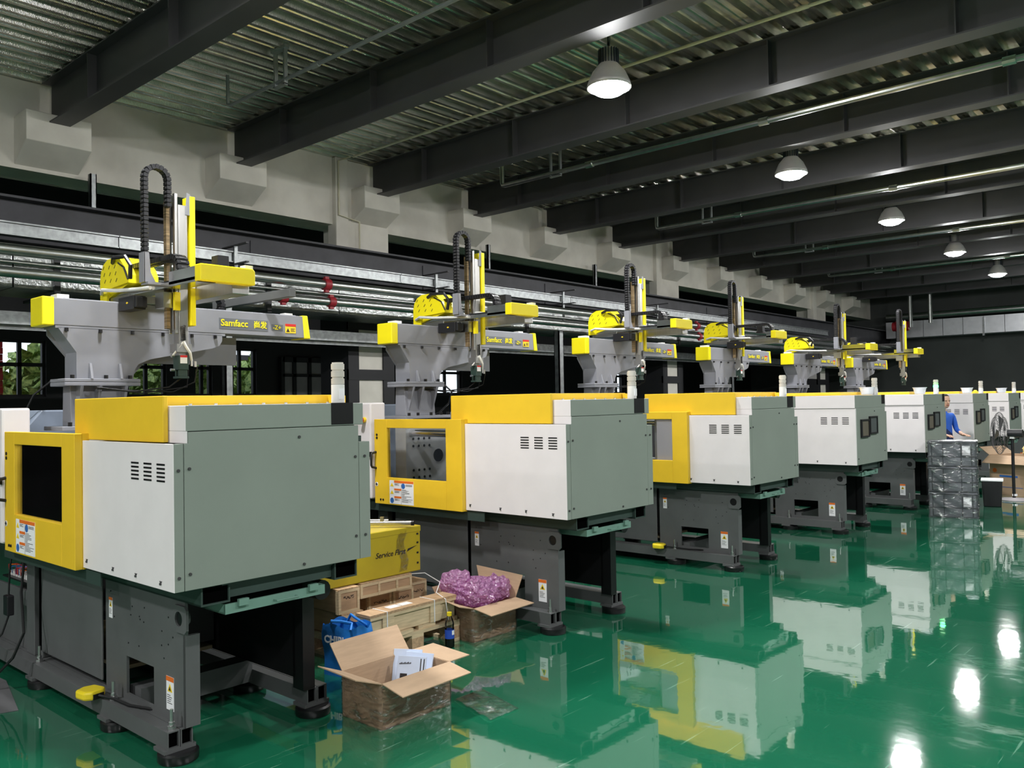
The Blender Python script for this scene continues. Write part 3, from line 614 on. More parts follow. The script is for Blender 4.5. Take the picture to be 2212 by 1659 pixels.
MLAB = ['moulding machine nearest the camera, sage end panel with big yellow hood', 'second moulding machine, its yellow door window showing a drilled steel platen', 'third moulding machine, yellow door slid open over its white side panel',
        'fourth moulding machine, all white side, brown and grey filters on its end', 'fifth moulding machine, beside the stacked grey crates', 'sixth moulding machine, directly behind the worker in blue',
        'seventh moulding machine, behind the black pedestal fan', 'farthest moulding machine, cut off at the right edge']
PA = machine_a(); PB = None; MACH = []
for i, (x, y) in enumerate(zip(XO_, YC)):
    if i < 3: t = PA if i == 0 else copy_tree(PA)
    else:
        if PB is None: PB = machine_b(); t = PB
        else: t = copy_tree(PB)
    MACH.append(t)
for t, x, y, l in zip(MACH, XO_, YC, MLAB):
    t.location = (x, y, 0); tag(t, l, 'machine', 'injection moulding machines')
for ch in MACH[2].children:      # the third machine's door stands slid open over its white side panel
    if ch.name.startswith('safety_door'): ch.location.x += .335
# sixth machine: shown with its tower light lit green
for ch in MACH[4].children:
    if ch.name.startswith('stack_light'):
        l0 = [c for c in ch.children if c.name.startswith('lens')][0]; l0.data = l0.data.copy(); l0.data.materials[0] = MT['glow_green']

# ================================================================== ROBOTS
XP = -5.58; ZB = 1.475
RM = {}
def rpart(key, fn, mats, smooth=False):
    if key not in RM:
        mb = fn(); mb.shift(0, 0, -ZB); RM[key] = mb.mesh(key, mats if isinstance(mats, list) else [mats], smooth)
    return RM[key]
def f_column():
    c = -.04; mb = MB().box(-.04, .25, c-.26, c+.26, 1.475, 1.50).box(-.02, .21, c-.23, c+.23, 1.745, 1.768)
    mb.prism([(.01, 1.5), (.15, 1.5), (.13, 1.745), (.02, 1.745)], 'y', c-.17, c+.17); return mb
def f_bracket():
    P = [(-.297, 2.1), (-.19, 1.95), (-.19, 1.79), (.155, 1.79), (.165, 1.85), (.19, 1.885), (.27, 1.92), (.446, 1.955), (.70, 2.005), (.755, 2.025), (.777, 2.06), (.777, 2.1)]
    mb = MB().prism(P, 'x', .165, .18)
    mb.prism([(-.297, 2.1), (-.297, 2.06), (-.19, 1.93), (-.19, 1.79), (.2, 1.79), (.3, 1.9), (.98, 1.9), (.98, 2.1)], 'x', .0, .015)
    mb.prism([(-.297, 2.1), (-.19, 1.95), (-.19, 1.79), (-.175, 1.79), (-.175, 1.955), (-.28, 2.1)], 'x', .01, .166)
    mb.prism([(.155, 1.79), (.17, 1.85), (.16, 1.85), (.14, 1.79)], 'x', .01, .166)
    mb.box(.0, .18, -.31, .80, 2.095, 2.11); return mb
def f_flange():
    c = -.04; return MB().box(-.02, .21, c-.23, c+.23, 1.769, 1.79)
def f_gusset(y, z0, z1, up=True):
    return MB().prism([(.18, z1), (.19, z1), (.215, z0), (.18, z0)] if up else [(.13, z0), (.22, z1), (.13, z1)], 'y', y-.007, y+.007)
def f_beam(): return MB().box(.005, .18, -.335, 1.47, 2.112, 2.275).box(.02, .06, -.25, 1.40, 2.275, 2.285).box(.1, .15, -.25, 1.40, 2.275, 2.282)
def f_hood():
    return MB().prism([(-.175, 2.31), (-.175, 2.45), (-.16, 2.51), (-.12, 2.555), (-.06, 2.58), (.10, 2.582), (.20, 2.50), (.235, 2.45), (.235, 2.40), (-.06, 2.385), (-.075, 2.31)], 'y', .13, .145).prism([(-.16, 2.31), (-.16, 2.51), (-.12, 2.553), (-.06, 2.577), (.10, 2.579), (.20, 2.498), (.233, 2.45), (.233, 2.40)], 'y', .146, .33)
def f_slots():
    mb = MB()
    for r_ in range(3):
        for c in range(3):
            x = -.12+c*.085+r_*.012; z = 2.53-r_*.045-c*.004
            mb.obox((x, .1295, z), (.009, 0, .011), (0, .001, 0), (-.0022, 0, .0018))
    return mb
def arc(c0, c1, r, a0, a1, n, f): return [f(c0+r*math.cos(a0+(a1-a0)*i/n), c1+r*math.sin(a0+(a1-a0)*i/n)) for i in range(n+1)]
def robot(i, X, yc, ay, ax, tip, dz, label, zc=3.06):
    t = empty('takeout_robot', (X, yc, ZB)); tag(t, label, 'robot', 'take-out robots')
    def P(nm, key, fn, mats, par=t, loc=None, bevel=0, smooth=False, stuff=False):
        o = link(nm, rpart(key, fn, mats, smooth), par, bevel, loc)
        if smooth: sm_angle(o)
        if stuff: o['kind'] = 'stuff'
        return o
    c = P('pedestal', 'r_col', f_column, 'robot_grey', bevel=.004)
    for k, y in enumerate((-.17, -.06, .10)): P('gusset', 'r_gl%d' % k, lambda y=y: f_gusset(y, 1.5, 1.745, False), 'robot_grey', c)
    P('flange', 'r_fl', f_flange, 'robot_grey', bevel=.004)
    br = P('bracket', 'r_br', f_bracket, 'robot_grey')
    for k, y in enumerate((-.11, .07)): P('gusset', 'r_gu%d' % k, lambda y=y: f_gusset(y, 1.79, 1.885), 'robot_grey', br)
    def f_bolts():
        mb = MB()
        for y in (-.22, -.02, .13): mb.cyl((.195, y, 1.79), (.195, y, 1.812), .013, 8)
        for y in (-.25, -.05, .15, .35, .55, .72): mb.cyl((.19, y, 2.075), (.19, y, 2.096), .012, 8)
        for y in (-.25, -.15, .0, .12, .2): mb.cyl((.235, y, 1.5), (.235, y, 1.525), .013, 8)
        return mb
    P('bolts', 'r_bolts', f_bolts, 'black', br, stuff=True)
    bm = P('traverse_beam', 'r_beam', f_beam, 'robot_grey', bevel=.006)
    P('end_cap', 'r_cap0', lambda: MB().box(-.005, .185, -.385, -.315, 2.106, 2.281), 'robot_yellow', bm, bevel=.008); P('end_cap', 'r_cap1', lambda: MB().prism([(1.45, 2.106), (1.505, 2.106), (1.48, 2.281), (1.435, 2.281)], 'x', -.0, .185), 'robot_yellow', bm, bevel=.006)
    P('name_plate', 'r_np', lambda: MB().box(.18, .182, .755, 1.14, 2.146, 2.222).box(.18, .182, 1.17, 1.265, 2.155, 2.2), 'label_back', bm)
    for nm, body, size, y, z in (('lettering', 'Samfacc', .066, .765, 2.168), ('lettering', '尚发', .055, 1.02, 2.168), ('lettering', '-Z+', .044, 1.18, 2.163)):
        k = 'txt_'+body
        if k not in RM: RM[k] = text_mesh(body, size, 'robot_yellow', bold=.0012)
        o = link(nm, RM[k], bm, 0, (.1835, y, z-ZB)); o.rotation_euler = FACE_PX
    wl_ = P('warning_sticker', 'r_ws', lambda: MB().box(.18, .183, 1.285, 1.375, 2.142, 2.21), 'sign_yellow', bm)
    P('sticker_head', 'r_wh', lambda: MB().box(.18, .184, 1.285, 1.375, 2.192, 2.21), 'red', wl_)
    P('sticker_print', 'r_wp', lambda: MB().prism([(1.292, 2.15), (1.322, 2.15), (1.307, 2.178)], 'x', .183, .1838).box(.183, .1838, 1.33, 1.368, 2.173, 2.177).box(.183, .1838, 1.33, 1.36, 2.164, 2.168).box(.183, .1838, 1.33, 1.368, 2.155, 2.159), 'ink', wl_)
    P('limit_stop', 'r_ls', lambda: MB().box(0, .1, -.27, -.20, 2.285, 2.31), 'white_plastic', bm); P('limit_stop', 'r_ls2', lambda: MB().box(0, .06, 1.36, 1.43, 2.285, 2.305), 'white_plastic', bm)
    L = (0, ay, dz)
    h = P('carriage_hood', 'r_hood', f_hood, 'robot_yellow', loc=L); P('hood_slots', 'r_slots', f_slots, 'ink', h, stuff=True)
    P('carriage', 'r_carr', lambda: MB().box(-.14, .2, .15, .45, 2.276, 2.33), 'alu', loc=L, bevel=.004)
    P('drive_motor', 'r_mot', lambda: MB().box(.19, .40, .09, .17, 2.215, 2.30).box(.40, .43, .095, .165, 2.225, 2.29), 'plastic_black', loc=L, bevel=.004)
    P('motor_badge', 'r_mbd', lambda: MB().prism([(.30, 2.258), (.315, 2.251), (.33, 2.258), (.315, 2.265)], 'y', .088, .09), 'sign_yellow', loc=L)
    key = 'r_rail%.2f' % tip; kk = .16
    kb = P('kick_rail', key, lambda: MB().box(-.22, tip, kk, kk+.115, 2.322, 2.335).box(-.22, tip, kk, kk+.012, 2.335, 2.352).box(-.22, tip, kk+.105, kk+.117, 2.335, 2.36).box(.72, tip, kk, kk+.115, 2.335, 2.412), 'polished', loc=L)
    P('kick_beam', key+'b', lambda: MB().box(-.10, tip-.02, kk+.225, kk+.335, 2.27, 2.365), 'alu', loc=L, bevel=.004)
    P('end_cap', key+'c', lambda: MB().prism([(kk-.004, 2.322), (kk+.345, 2.322), (kk+.345, 2.405), (kk+.33, 2.42), (kk-.004, 2.42)], 'x', tip-.035, tip+.035), 'robot_yellow', kb, bevel=.006)
    P('end_sensor', key+'s', lambda: MB().box(tip-.06, tip-.0, kk+.3, kk+.35, 2.42, 2.445), 'white_plastic', kb)
    # horizontal cable chain on the rail
    def f_hch():
        pts = [(x, kk+.058, 2.352) for x in [.05+.05*j for j in range(14)]]
        pts += arc(.70, 2.432, .08, -PI/2, PI/2, 10, lambda a, b: (a, kk+.058, b))[1:]
        pts += [(x, kk+.058, 2.512) for x in [.65-.05*j for j in range(11)]]
        return chainlinks(pts, (0, 1, 0), .075, .03, .028)
    P('cable_chain', 'r_hch', f_hch, ['plastic_black', 'steel_dark'], loc=L, stuff=True)
    A = (ax, ay, dz)
    am = P('arm_profile', 'r_arm', lambda: MB().box(-.035, .035, kk+.125, kk+.185, 1.98, 2.86).box(-.04, -.03, kk+.095, kk+.115, 2.06, 2.93).box(-.0, .03, kk+.105, kk+.124, 2.06, 2.93), 'alu', loc=A, bevel=.003)
    P('gear_rack', 'r_rack', lambda: MB().box(-.045, -.01, kk+.07, kk+.092, 2.09, 2.88), 'rack_brown', am)
    P('arm_cover', 'r_acov', lambda: MB().box(-.05, .05, kk+.195, kk+.23, 2.11, 2.92), 'robot_yellow', am, bevel=.004)
    P('cover_bracket', 'r_abr', lambda: MB().prism([(kk+.17, 2.80), (kk+.205, 2.80), (kk+.2, 2.93), (kk+.18, 2.94)], 'x', .035, .045), 'robot_grey', am)
    def f_vch():
        y0, y1 = kk-.07, kk+.075; r_ = (y1-y0)/2; cy = (y0+y1)/2; zt = zc-r_-.015
        pts = [(0, y0, 2.42+(zt-2.42)*j/16) for j in range(17)]+arc(cy, zt, r_, PI, 0, 12, lambda a, b: (0, a, b))[1:]+[(0, y1, zt-(zt-2.84)*j/8) for j in range(1, 9)]
        return chainlinks(pts, (1, 0, 0), .05, .028, .026)
    P('cable_chain', 'r_vch%.2f' % zc, f_vch, ['plastic_black', 'steel_dark'], loc=A, stuff=True)
    P('chain_support', 'r_csup', lambda: MB().prism([(kk-.09, 2.36), (kk-.02, 2.36), (kk-.05, 2.42), (kk-.06, 2.54), (kk-.09, 2.54)], 'x', .03, .036).box(-.03, .036, kk-.092, kk-.086, 2.36, 2.54).box(-.03, .06, kk-.08, kk+.06, 2.345, 2.36), 'robot_grey', loc=A)
    P('slide_block', 'r_slb', lambda: MB().box(-.06, .06, kk+.12, kk+.22, 2.345, 2.395), 'white_plastic', loc=A)
    P('sensor_tab', 'r_stb', lambda: MB().box(.04, .065, kk+.085, kk+.12, 2.20, 2.31), 'robot_yellow', loc=A)
    P('lower_bracket', 'r_lbr', lambda: MB().box(-.08, .03, kk+.03, kk+.11, 2.215, 2.31), 'alu', loc=A)
    m2 = P('top_motor', 'r_tm', lambda: MB().box(-.04, .04, 0, .075, 2.44, 2.54).box(-.05, .05, -.01, .085, 2.42, 2.44), 'plastic_black', loc=(tip-.32, ay+.44, dz), bevel=.003)
    # gripper
    g = P('gripper', 'r_gr', lambda: MB().box(-.035, .035, kk+.12, kk+.185, 1.875, 1.965).box(-.03, .03, kk+.115, kk+.19, 1.822, 1.835).box(-.025, -.01, kk+.125, kk+.18, 1.835, 1.875).box(.012, .03, kk+.125, kk+.18, 1.835, 1.875), 'green_ctl', loc=(ax, ay, dz-.04), bevel=.002)
    P('wrist_block', 'r_wr', lambda: MB().box(-.045, .045, kk+.105, kk+.2, 1.985, 2.035).box(-.02, .02, kk+.13, kk+.175, 1.96, 1.99), 'alu', g)
    P('gripper_label', 'r_grl', lambda: MB().box(.035, .037, kk+.13, kk+.175, 1.915, 1.96), 'paper', g); P('label_head', 'r_grh', lambda: MB().box(.035, .0375, kk+.13, kk+.175, 1.952, 1.965), 'red', g)
    P('air_fittings', 'r_fit', lambda: MB().cyl((.02, kk+.21, 1.90), (.02, kk+.21, 1.935), .009, 8).cyl((.02, kk+.235, 1.895), (.02, kk+.235, 1.93), .009, 8).cyl((.0, kk+.09, 1.96), (0, kk+.11, 1.965), .01, 8).cyl((.0, kk+.085, 1.875), (0, kk+.11, 1.875), .009, 8), 'zinc', g, smooth=True, stuff=True)
    P('spiral_hose', 'r_sh', lambda: MB().path([(.042+.008*math.cos(j*1.6), kk+.15+.014*math.sin(j*1.6), 2.15-.0022*j) for j in range(44)], .003, 5), 'plastic_black', g, smooth=True)
    P('air_hose', 'r_ah', lambda: MB().path([(.04, kk+.15, 2.05), (.05, kk+.16, 2.02), (.045, kk+.19, 1.98), (.02, kk+.21, 1.935)], .009, 6).path([(.04, kk+.15, 2.05), (.04, kk+.12, 2.01), (.01, kk+.095, 1.965)], .006, 6), 'white_plastic', g, smooth=True)
    if i < 3:
        P('gripper_cables', 'r_gc', lambda: MB().path([(.0, kk+.16, 1.83), (-.05, kk+.1, 1.77), (-.2, kk-.05, 1.745), (-.33, kk-.22, 1.775)], .005, 5).path([(.02, kk+.19, 1.88), (-.02, kk+.2, 1.77), (-.2, kk+.0, 1.735), (-.33, kk-.2, 1.77)], .004, 5).path([(.02, kk+.25, 1.9), (.0, kk+.24, 1.80), (-.1, kk+.15, 1.74), (-.33, kk-.22, 1.765)], .004, 5), 'cable', g, smooth=True)
    P('rear_chain', 'r_rch', lambda: chainlinks([(-.02, .45+.05*j, 2.40) for j in range(9)]+arc(.85, 2.335, .065, PI/2, -PI/2, 8, lambda a, b: (-.02, a, b))[1:], (1, 0, 0), .07, .03, .028), ['plastic_black', 'steel_dark'], loc=L, stuff=True)
    P('cable_loom', 'r_loom', lambda: MB().path([(-.13, .12, 2.36), (-.05, .09, 2.375), (.1, .12, 2.36), (.35, .14, 2.345), (.5, .15, 2.34)], .012, 7), 'white_plastic', loc=L, smooth=True)
    P('hose_bundle', 'r_hb', lambda: MB().path([(.02, .13, 2.55), (.1, .1, 2.57), (.25, .11, 2.56), (.3, .12, 2.50), (.27, .13, 2.42)], .014, 7).path([(.1, .13, 2.54), (.2, .12, 2.5), (.24, .13, 2.42)], .006, 6), 'plastic_black', loc=L, smooth=True)
    return t
RL = ['take-out robot on the nearest machine, large lettered beam with yellow ends', 'take-out robot on the second machine, above the drilled platen', 'take-out robot on the third machine, its gripper above a stack light',
      'take-out robot on the fourth machine from the camera', 'take-out robot on the fifth machine, lower chain arch', 'farthest take-out robot, in front of the dark end wall']
#        X      yc    ay    ax   tip   dz
ROB = [(XP, 2.27, -.03, .56, 1.07, 0, 3.09), (XP, 4.96, .05, .43, .96, .0, 3.09), (XP, 7.65, .03, .39, .92, .04, 3.07), (XP, 10.33, .03, .25, .82, .06, 3.14), (XP, 12.96, .02, .68, 1.13, -.02, 3.06), (XP, 15.5, .02, .82, 1.08, .0, 3.12)]
for i, (X, yc, ay, ax, tip, dz, zc) in enumerate(ROB): robot(i, X, yc, ay, ax, tip, dz, RL[i], zc)
R0 = bpy.data.objects['takeout_robot']
MB().box(-.5, .55, 1.08, 1.13, 2.36-ZB, 2.42-ZB).build('outrigger_tube', 'base_grey', R0, bevel=.003)
#@@ITEMS
# ================================================================== THINGS ON THE FLOOR BETWEEN THE MACHINES
def quad_sheet(mb, p, th=.004, m=0):
    """thin sheet of thickness th through four corner points"""
    p = [Vector(a) for a in p]; n = (p[1]-p[0]).cross(p[3]-p[0]).normalized()*th/2
    return mb.add([a-n for a in p]+[a+n for a in p], [(3, 2, 1, 0), (4, 5, 6, 7), (0, 1, 5, 4), (1, 2, 6, 5), (2, 3, 7, 6), (3, 0, 4, 7)], m)
def open_carton(name, loc, sx, sy, h, flaps, label):
    """sx, sy footprint; flaps: four outer edges as (p, q) for -y, +x, +y, -x"""
    t = empty(name, loc); x0, x1, y0, y1 = 0, sx, 0, sy; T = .005
    MB().box(x0, x1, y0, y1, 0, T).build('bottom', 'cardboard', t)
    for nm, b in (('wall', (x0, x1, y0, y0+T)), ('wall', (x0, x1, y1-T, y1)), ('wall', (x0, x0+T, y0+T, y1-T)), ('wall', (x1-T, x1, y0+T, y1-T))):
        MB().box(*b, T, h).build(nm, 'cardboard', t)
    hinge = [((x0, y0, h), (x1, y0, h)), ((x1, y0, h), (x1, y1, h)), ((x1, y1, h), (x0, y1, h)), ((x0, y1, h), (x0, y0, h))]
    for (a, b), fl in zip(hinge, flaps):
        if not fl: continue
        p, q = Vector(fl[0]), Vector(fl[1]); a, b = Vector(a), Vector(b); mb = MB(); k = 3
        for i in range(k):      # slight crease per strip
            quad_sheet(mb, [a.lerp(p, i/k), b.lerp(q, i/k), b.lerp(q, (i+1)/k), a.lerp(p, (i+1)/k)], .005)
        mb.build('flap', 'cardboard', t, weld=False)
    tag(t, label, 'carton', 'open cartons'); return t
# nearest open carton
BX, BY, SX, SY, BH = -3.59, 2.68, .32, .46, .225
carton = open_carton('open_carton', (BX, BY, 0), SX, SY, BH,
    [((0, -.15, .288), (SX, -.162, .284)), ((SX+.155, 0, .194), (SX+.16, SY, .199)), ((SX, SY+.15, .226), (0, SY+.18, .226)), ((-.105, SY, .352), (-.105, 0, .349))],
    'open cardboard carton wrapped in clear film, nearest on the floor, holding booklets')
def film_sheet(name, pts_fn, nu, nv, matn, parent=None, loc=None, smooth=True):
    vs = [pts_fn(i/nu, j/nv) for i in range(nu+1) for j in range(nv+1)]
    fs = [(i*(nv+1)+j, (i+1)*(nv+1)+j, (i+1)*(nv+1)+j+1, i*(nv+1)+j+1) for i in range(nu) for j in range(nv)]
    o = MB().add(vs, fs).build(name, matn, parent, smooth=smooth, loc=loc); return o
def wrap_film(parent, sx, sy, h, rnd, z0=.0):
    per = [(0, 0), (sx, 0), (sx, sy), (0, sy), (0, 0)]; Ls = [sx, sy, sx, sy]; tot = sum(Ls)
    def fn(a, b):
        s = a*tot; k = 0
        while k < 3 and s > Ls[k]: s -= Ls[k]; k += 1
        t_ = s/Ls[k]; x = per[k][0]+(per[k+1][0]-per[k][0])*t_; y = per[k][1]+(per[k+1][1]-per[k][1])*t_
        nx, ny = [(0, -1), (1, 0), (0, 1), (-1, 0)][k]
        e = .004+.006*abs(math.sin(37*a+9*b))*rnd.random()+.004*rnd.random()
        return (x+nx*e, y+ny*e, z0+b*h*(1-.06*abs(math.sin(11*a))))
    o = film_sheet('stretch_film', fn, 64, 10, 'film', parent); return o
wrap_film(carton, SX, SY, BH, random.Random(4))
for k, (dx, dy, rz, tilt) in enumerate(((.17, .30, .1, .32), (.19, .325, .05, .36), (.15, .29, .2, .30))):
    b = MB().box(-.08, .08, -.006, .006, 0, .21).build('booklet', 'paper_blue', bevel=.001)
    b.location = (BX+dx-.03*k, BY+dy+.03*k, .045+.006*k); b.rotation_euler = (-tilt, 0, rz+.35)
    tag(b, ['front booklet with printed title in the nearest open carton', 'middle booklet in the nearest open carton', 'rear booklet in the nearest open carton'][k], 'booklet', 'booklets in the carton')
    if k == 0:
        mb = MB()
        for j in range(11): mb.box(-.07+j*.0062, -.0655+j*.0062, -.0068, -.006, .165+.0006*j, .171+.0006*j+.002*(j % 3))
        o = mb.build('small_print', 'ink', b); o['kind'] = 'stuff'
        MB().box(-.06, -.02, -.0072, -.006, .09, .12).box(.05, .055, -.0072, -.006, .0, .2).box(.068, .073, -.0072, -.006, .0, .2).build('cover_print', 'ink', b)
# second carton with pink bubble wrap
C2 = open_carton('open_carton', (-4.30, 4.045, 0), .33, .42, .225,
    [((.05, -.10, .29), (.36, -.16, .27)), ((.49, .0, .20), (.50, .42, .21)), ((.37, .455, .38), (-.08, .455, .40)), ((-.10, .40, .31), (-.10, .02, .31))],
    'open cardboard carton overflowing with pink bubble wrap beside the second machine')
wrap_film(C2, .33, .42, .225, random.Random(8))
def blob(name, c, r, matn, label, cat, seed, amp=.35):
    rnd = random.Random(seed); bm = bmesh.new(); bmesh.ops.create_icosphere(bm, subdivisions=4, radius=1)
    ph = [(Vector((rnd.uniform(-1, 1), rnd.uniform(-1, 1), rnd.uniform(-1, 1)))*rnd.uniform(3, 9), rnd.uniform(0, 6)) for _ in range(9)]
    for v in bm.verts:
        d = sum(abs(math.sin(v.co.dot(a)+b)) for a, b in ph)/9
        v.co = Vector((v.co.x*r[0], v.co.y*r[1], v.co.z*r[2]))*(1-amp+2*amp*d+rnd.uniform(-.06, .06))
    me = bpy.data.meshes.new(name); bm.to_mesh(me); bm.free(); me.materials.append(MT[matn]); o = link(name, me, None, 0, c); tag(o, label, cat); return o
blob('bubble_wrap', (-4.14, 4.24, .28), (.15, .13, .085), 'bubble', 'crumpled pink bubble wrap piled in the far carton', 'bubble wrap', 5, .5)
blob('bubble_wrap', (-4.08, 4.38, .29), (.09, .09, .08), 'bubble', 'smaller tuft of pink bubble wrap at the right of the pile', 'bubble wrap', 9, .5)
blob('bubble_wrap', (-4.27, 4.18, .31), (.11, .09, .10), 'bubble', 'tuft of pink bubble wrap leaning out at the left of the pile', 'bubble wrap', 12, .5)
# bottle
t = empty('drink_bottle', (-4.03, 3.875, 0))
sm_angle(MB().lathe([(0, .004), (.026, .0), (.031, .006), (.031, .125), (.029, .135), (.031, .15), (.026, .175), (.014, .205), (.013, .215)], n=20).build('body', 'bottle_clear', t))
sm_angle(MB().lathe([(0, .006), (.0285, .006), (.0285, .075), (0, .075)], n=20).build('drink', 'cola', t)); sm_angle(MB().lathe([(.0316, .06), (.0316, .118)], n=20).build('label', 'bottle_blue', t)); sm_angle(MB().lathe([(0, .205), (.0165, .205), (.0165, .228), (0, .23)], n=16).build('cap', 'cap_yellow', t))
MB().box(.0300, .0322, -.008, .010, .085, .113).build('barcode', 'paper', t)
tag(t, 'plastic cola bottle with blue label and yellow cap', 'bottle')
# pallet
t = empty('wooden_pallet', (-4.70, 3.66, 0)); HX, HY = .60, .42
for k in range(6): MB().box(-HX+k*.208, -HX+k*.208+.16, -HY, HY, .118, .14).build('deck_board', 'wood_pale', t)
for y in (-HY, -.05, HY-.1):
    MB().box(-HX, HX, y, y+.1, 0, .02).build('runner', 'wood_pale', t); MB().box(-HX, HX, y, y+.1, .098, .118).build('runner', 'wood_pale', t)
    for x in (-HX, -.07, HX-.14): MB().box(x, x+.14, y, y+.1, .02, .098).build('block', 'wood', t)
tag(t, 'wooden pallet under the crates between the first two machines', 'pallet')
def crate(loc, s, label, marks=(), rz=0, straps=True, boards=3):
    """box of plywood sides with battens; +x face is the marked one"""
    t = empty('wooden_crate', loc, rz); x, y, z = s
    MB().box(.006, x-.006, .006, y-.006, .006, z-.008).build('panel', 'ply', t)
    for i in range(boards): MB().box(0, x, y*i/boards+.001, y*(i+1)/boards-.001, z-.008, z).build('lid_board', 'wood', t)
    for a, b in ((0, .018), (y-.018, y)): MB().box(x-.008, x, a, b, 0, z-.008).build('batten', 'wood_pale', t); MB().box(0, .008, a, b, 0, z-.008).build('batten', 'wood_pale', t)
    for a, b in ((0, .018), (z-.026, z-.008)): MB().box(x-.008, x, .018, y-.018, a, b).build('batten', 'wood_pale', t)
    for a, b in ((0, .02), (x-.028, x-.008)): MB().box(a, b, -.004, .002, 0, z-.008).build('batten', 'wood_pale', t)
    if marks:
        rnd = random.Random(marks); mb = MB(); yy = y*.25
        while yy < y*.75:
            pts = [(x-.0048, yy+.012*rnd.random()*j, z*.62+.022*(rnd.random()-.5)) for j in range(4)]; mb.path(pts, .0016, 4); yy += .014
        o = mb.build('handwriting', 'ink', t); o['kind'] = 'stuff'
    tag(t, label, 'crate', 'wooden crates'); return t
crate((-4.75, 3.25, .141), (.40, .17, .142), 'wooden crate at the bottom left of the pallet, under another crate')
crate((-4.66, 3.235, .284), (.30, .165, .155), 'square-ended wooden crate with a dark scrawl, on top of another crate', 5)
crate((-4.82, 3.60, .141), (.30, .20, .185), 'wooden crate with handwriting, leftmost of three in a row under the yellow box', 6)
crate((-4.82, 3.815, .141), (.30, .185, .18), 'wooden crate with handwriting, middle of three in a row under the yellow box', 7)
crate((-4.92, 4.02, .141), (.34, .16, .185), 'wooden crate with handwriting, rightmost of three, behind the long crate', 9)
t = crate((-4.86, 3.44, .341), (.46, .44, .098), 'flat panelled wooden crate carrying the yellow box', boards=4)
for yy in (.145, .30): MB().box(.452, .462, yy, yy+.016, 0, .09).build('batten', 'wood_pale', t)
t = empty('long_crate', (-4.245, 3.28, .166))
MB().box(.008, .125, 0, .73, .0, .125).build('panel', 'wood_pale', t, bevel=.002); MB().box(0, .14, -.004, .735, .125, .142).build('lid_board', 'wood', t)
for yy in (.10, .50): MB().box(.125, .138, yy, yy+.09, -.0, .125).build('batten', 'wood_pale', t)
MB().box(.125, .14, .0, .73, .108, .125).build('batten', 'wood_pale', t)
for yy in (.13, .53): MB().box(-.002, .142, yy, yy+.006, -.002, .144).build('strap', 'paper', t)
for yy in (.2, .3): MB().box(.03, .09, yy, yy+.09, .142, .1435).build('paper_label', 'paper', t)
for yy in (.03, .66): MB().box(.0, .14, yy, yy+.08, -.025, 0).build('skid', 'wood', t)
tag(t, 'long pale wooden crate lying along the front of the pallet', 'crate')
for k, (x, y, l, rz) in enumerate(((-4.13, 3.52, .20, .1), (-4.16, 3.76, .14, -.2))):
    o = MB().box(-.04, .04, -l/2, l/2, 0, .024).box(.04, .06, -l/2, -l/4, 0, .024).build('timber_offcut', 'wood_pale'); o.location = (x, y, .1405); o.rotation_euler = (0, 0, rz)
    o.location.z = .1405
    tag(o, ['longer timber offcut on the front of the pallet', 'shorter timber offcut on the front of the pallet'][k], 'offcut', 'timber offcuts')
sm_angle(tag(MB().path([(-4.5, 3.9, .34), (-4.45, 3.84, .4), (-4.42, 3.88, .43), (-4.40, 4.0, .42), (-4.3, 4.05, .36), (-4.2, 3.92, .325), (-4.09, 3.90, .30), (-4.085, 3.92, .16)], .003, 5).build('packing_strap', 'paper'), 'loose white packing strap looping over the crates', 'strap'))
# yellow service box
t = empty('yellow_case', (-5.02, 2.98, .441))
MB().box(0, .60, 0, 1.0, 0, .30).build('body', 'box_yellow', t, bevel=.006); MB().box(-.004, .604, -.004, 1.004, .27, .312).build('lid', 'box_yellow', t, bevel=.006)
o = link('lettering', text_mesh('Service First', .052, 'ink', shear=.25, bold=.0006), t, 0, (.6015, .60, .135)); o.rotation_euler = FACE_PX
o = link('lettering', text_mesh('FANUC', .085, 'ink', bold=.003), t, 0, (.6015, .16, .15)); o.rotation_euler = FACE_PX
MB().prism([(.875, .145), (.97, .178), (.885, .165)], 'x', .6012, .602).build('wing_logo', 'ink', t)
film_sheet('tape_film', lambda a, b: (.603+.004*math.sin(20*b+9*a), .80+.07*a+.02*math.sin(7*b), .02+.27*b), 4, 16, 'film', t)
for z in (.05, .12, .19, .25): MB().box(.6, .604, .965, .98, z, z+.012).build('rivet', 'ink', t)
tag(t, 'yellow case with Service First lettering on top of the wooden crates', 'case')
t = empty('aluminium_tube', (-4.72, 3.62, .765), R(-52)); sm_angle(MB().cyl((0, -.1, .018), (0, .42, .018), .016, 14).build('tube', 'alu', t)); sm_angle(MB().cyl((0, .415, .018), (0, .435, .018), .0185, 14).build('end_plug', 'black', t)); MB().box(-.012, .012, .2, .225, 0, .06).build('clip', 'alu', t)
tag(t, 'aluminium tube with black end plug on the yellow case', 'tube', 'aluminium tubes')
t = empty('aluminium_tube', (-4.92, 3.66, .765), R(-54)); sm_angle(MB().cyl((0, -.1, .014), (0, .36, .014), .012, 12).build('tube', 'alu', t))
tag(t, 'thinner aluminium tube lying behind another on the yellow case', 'tube', 'aluminium tubes')
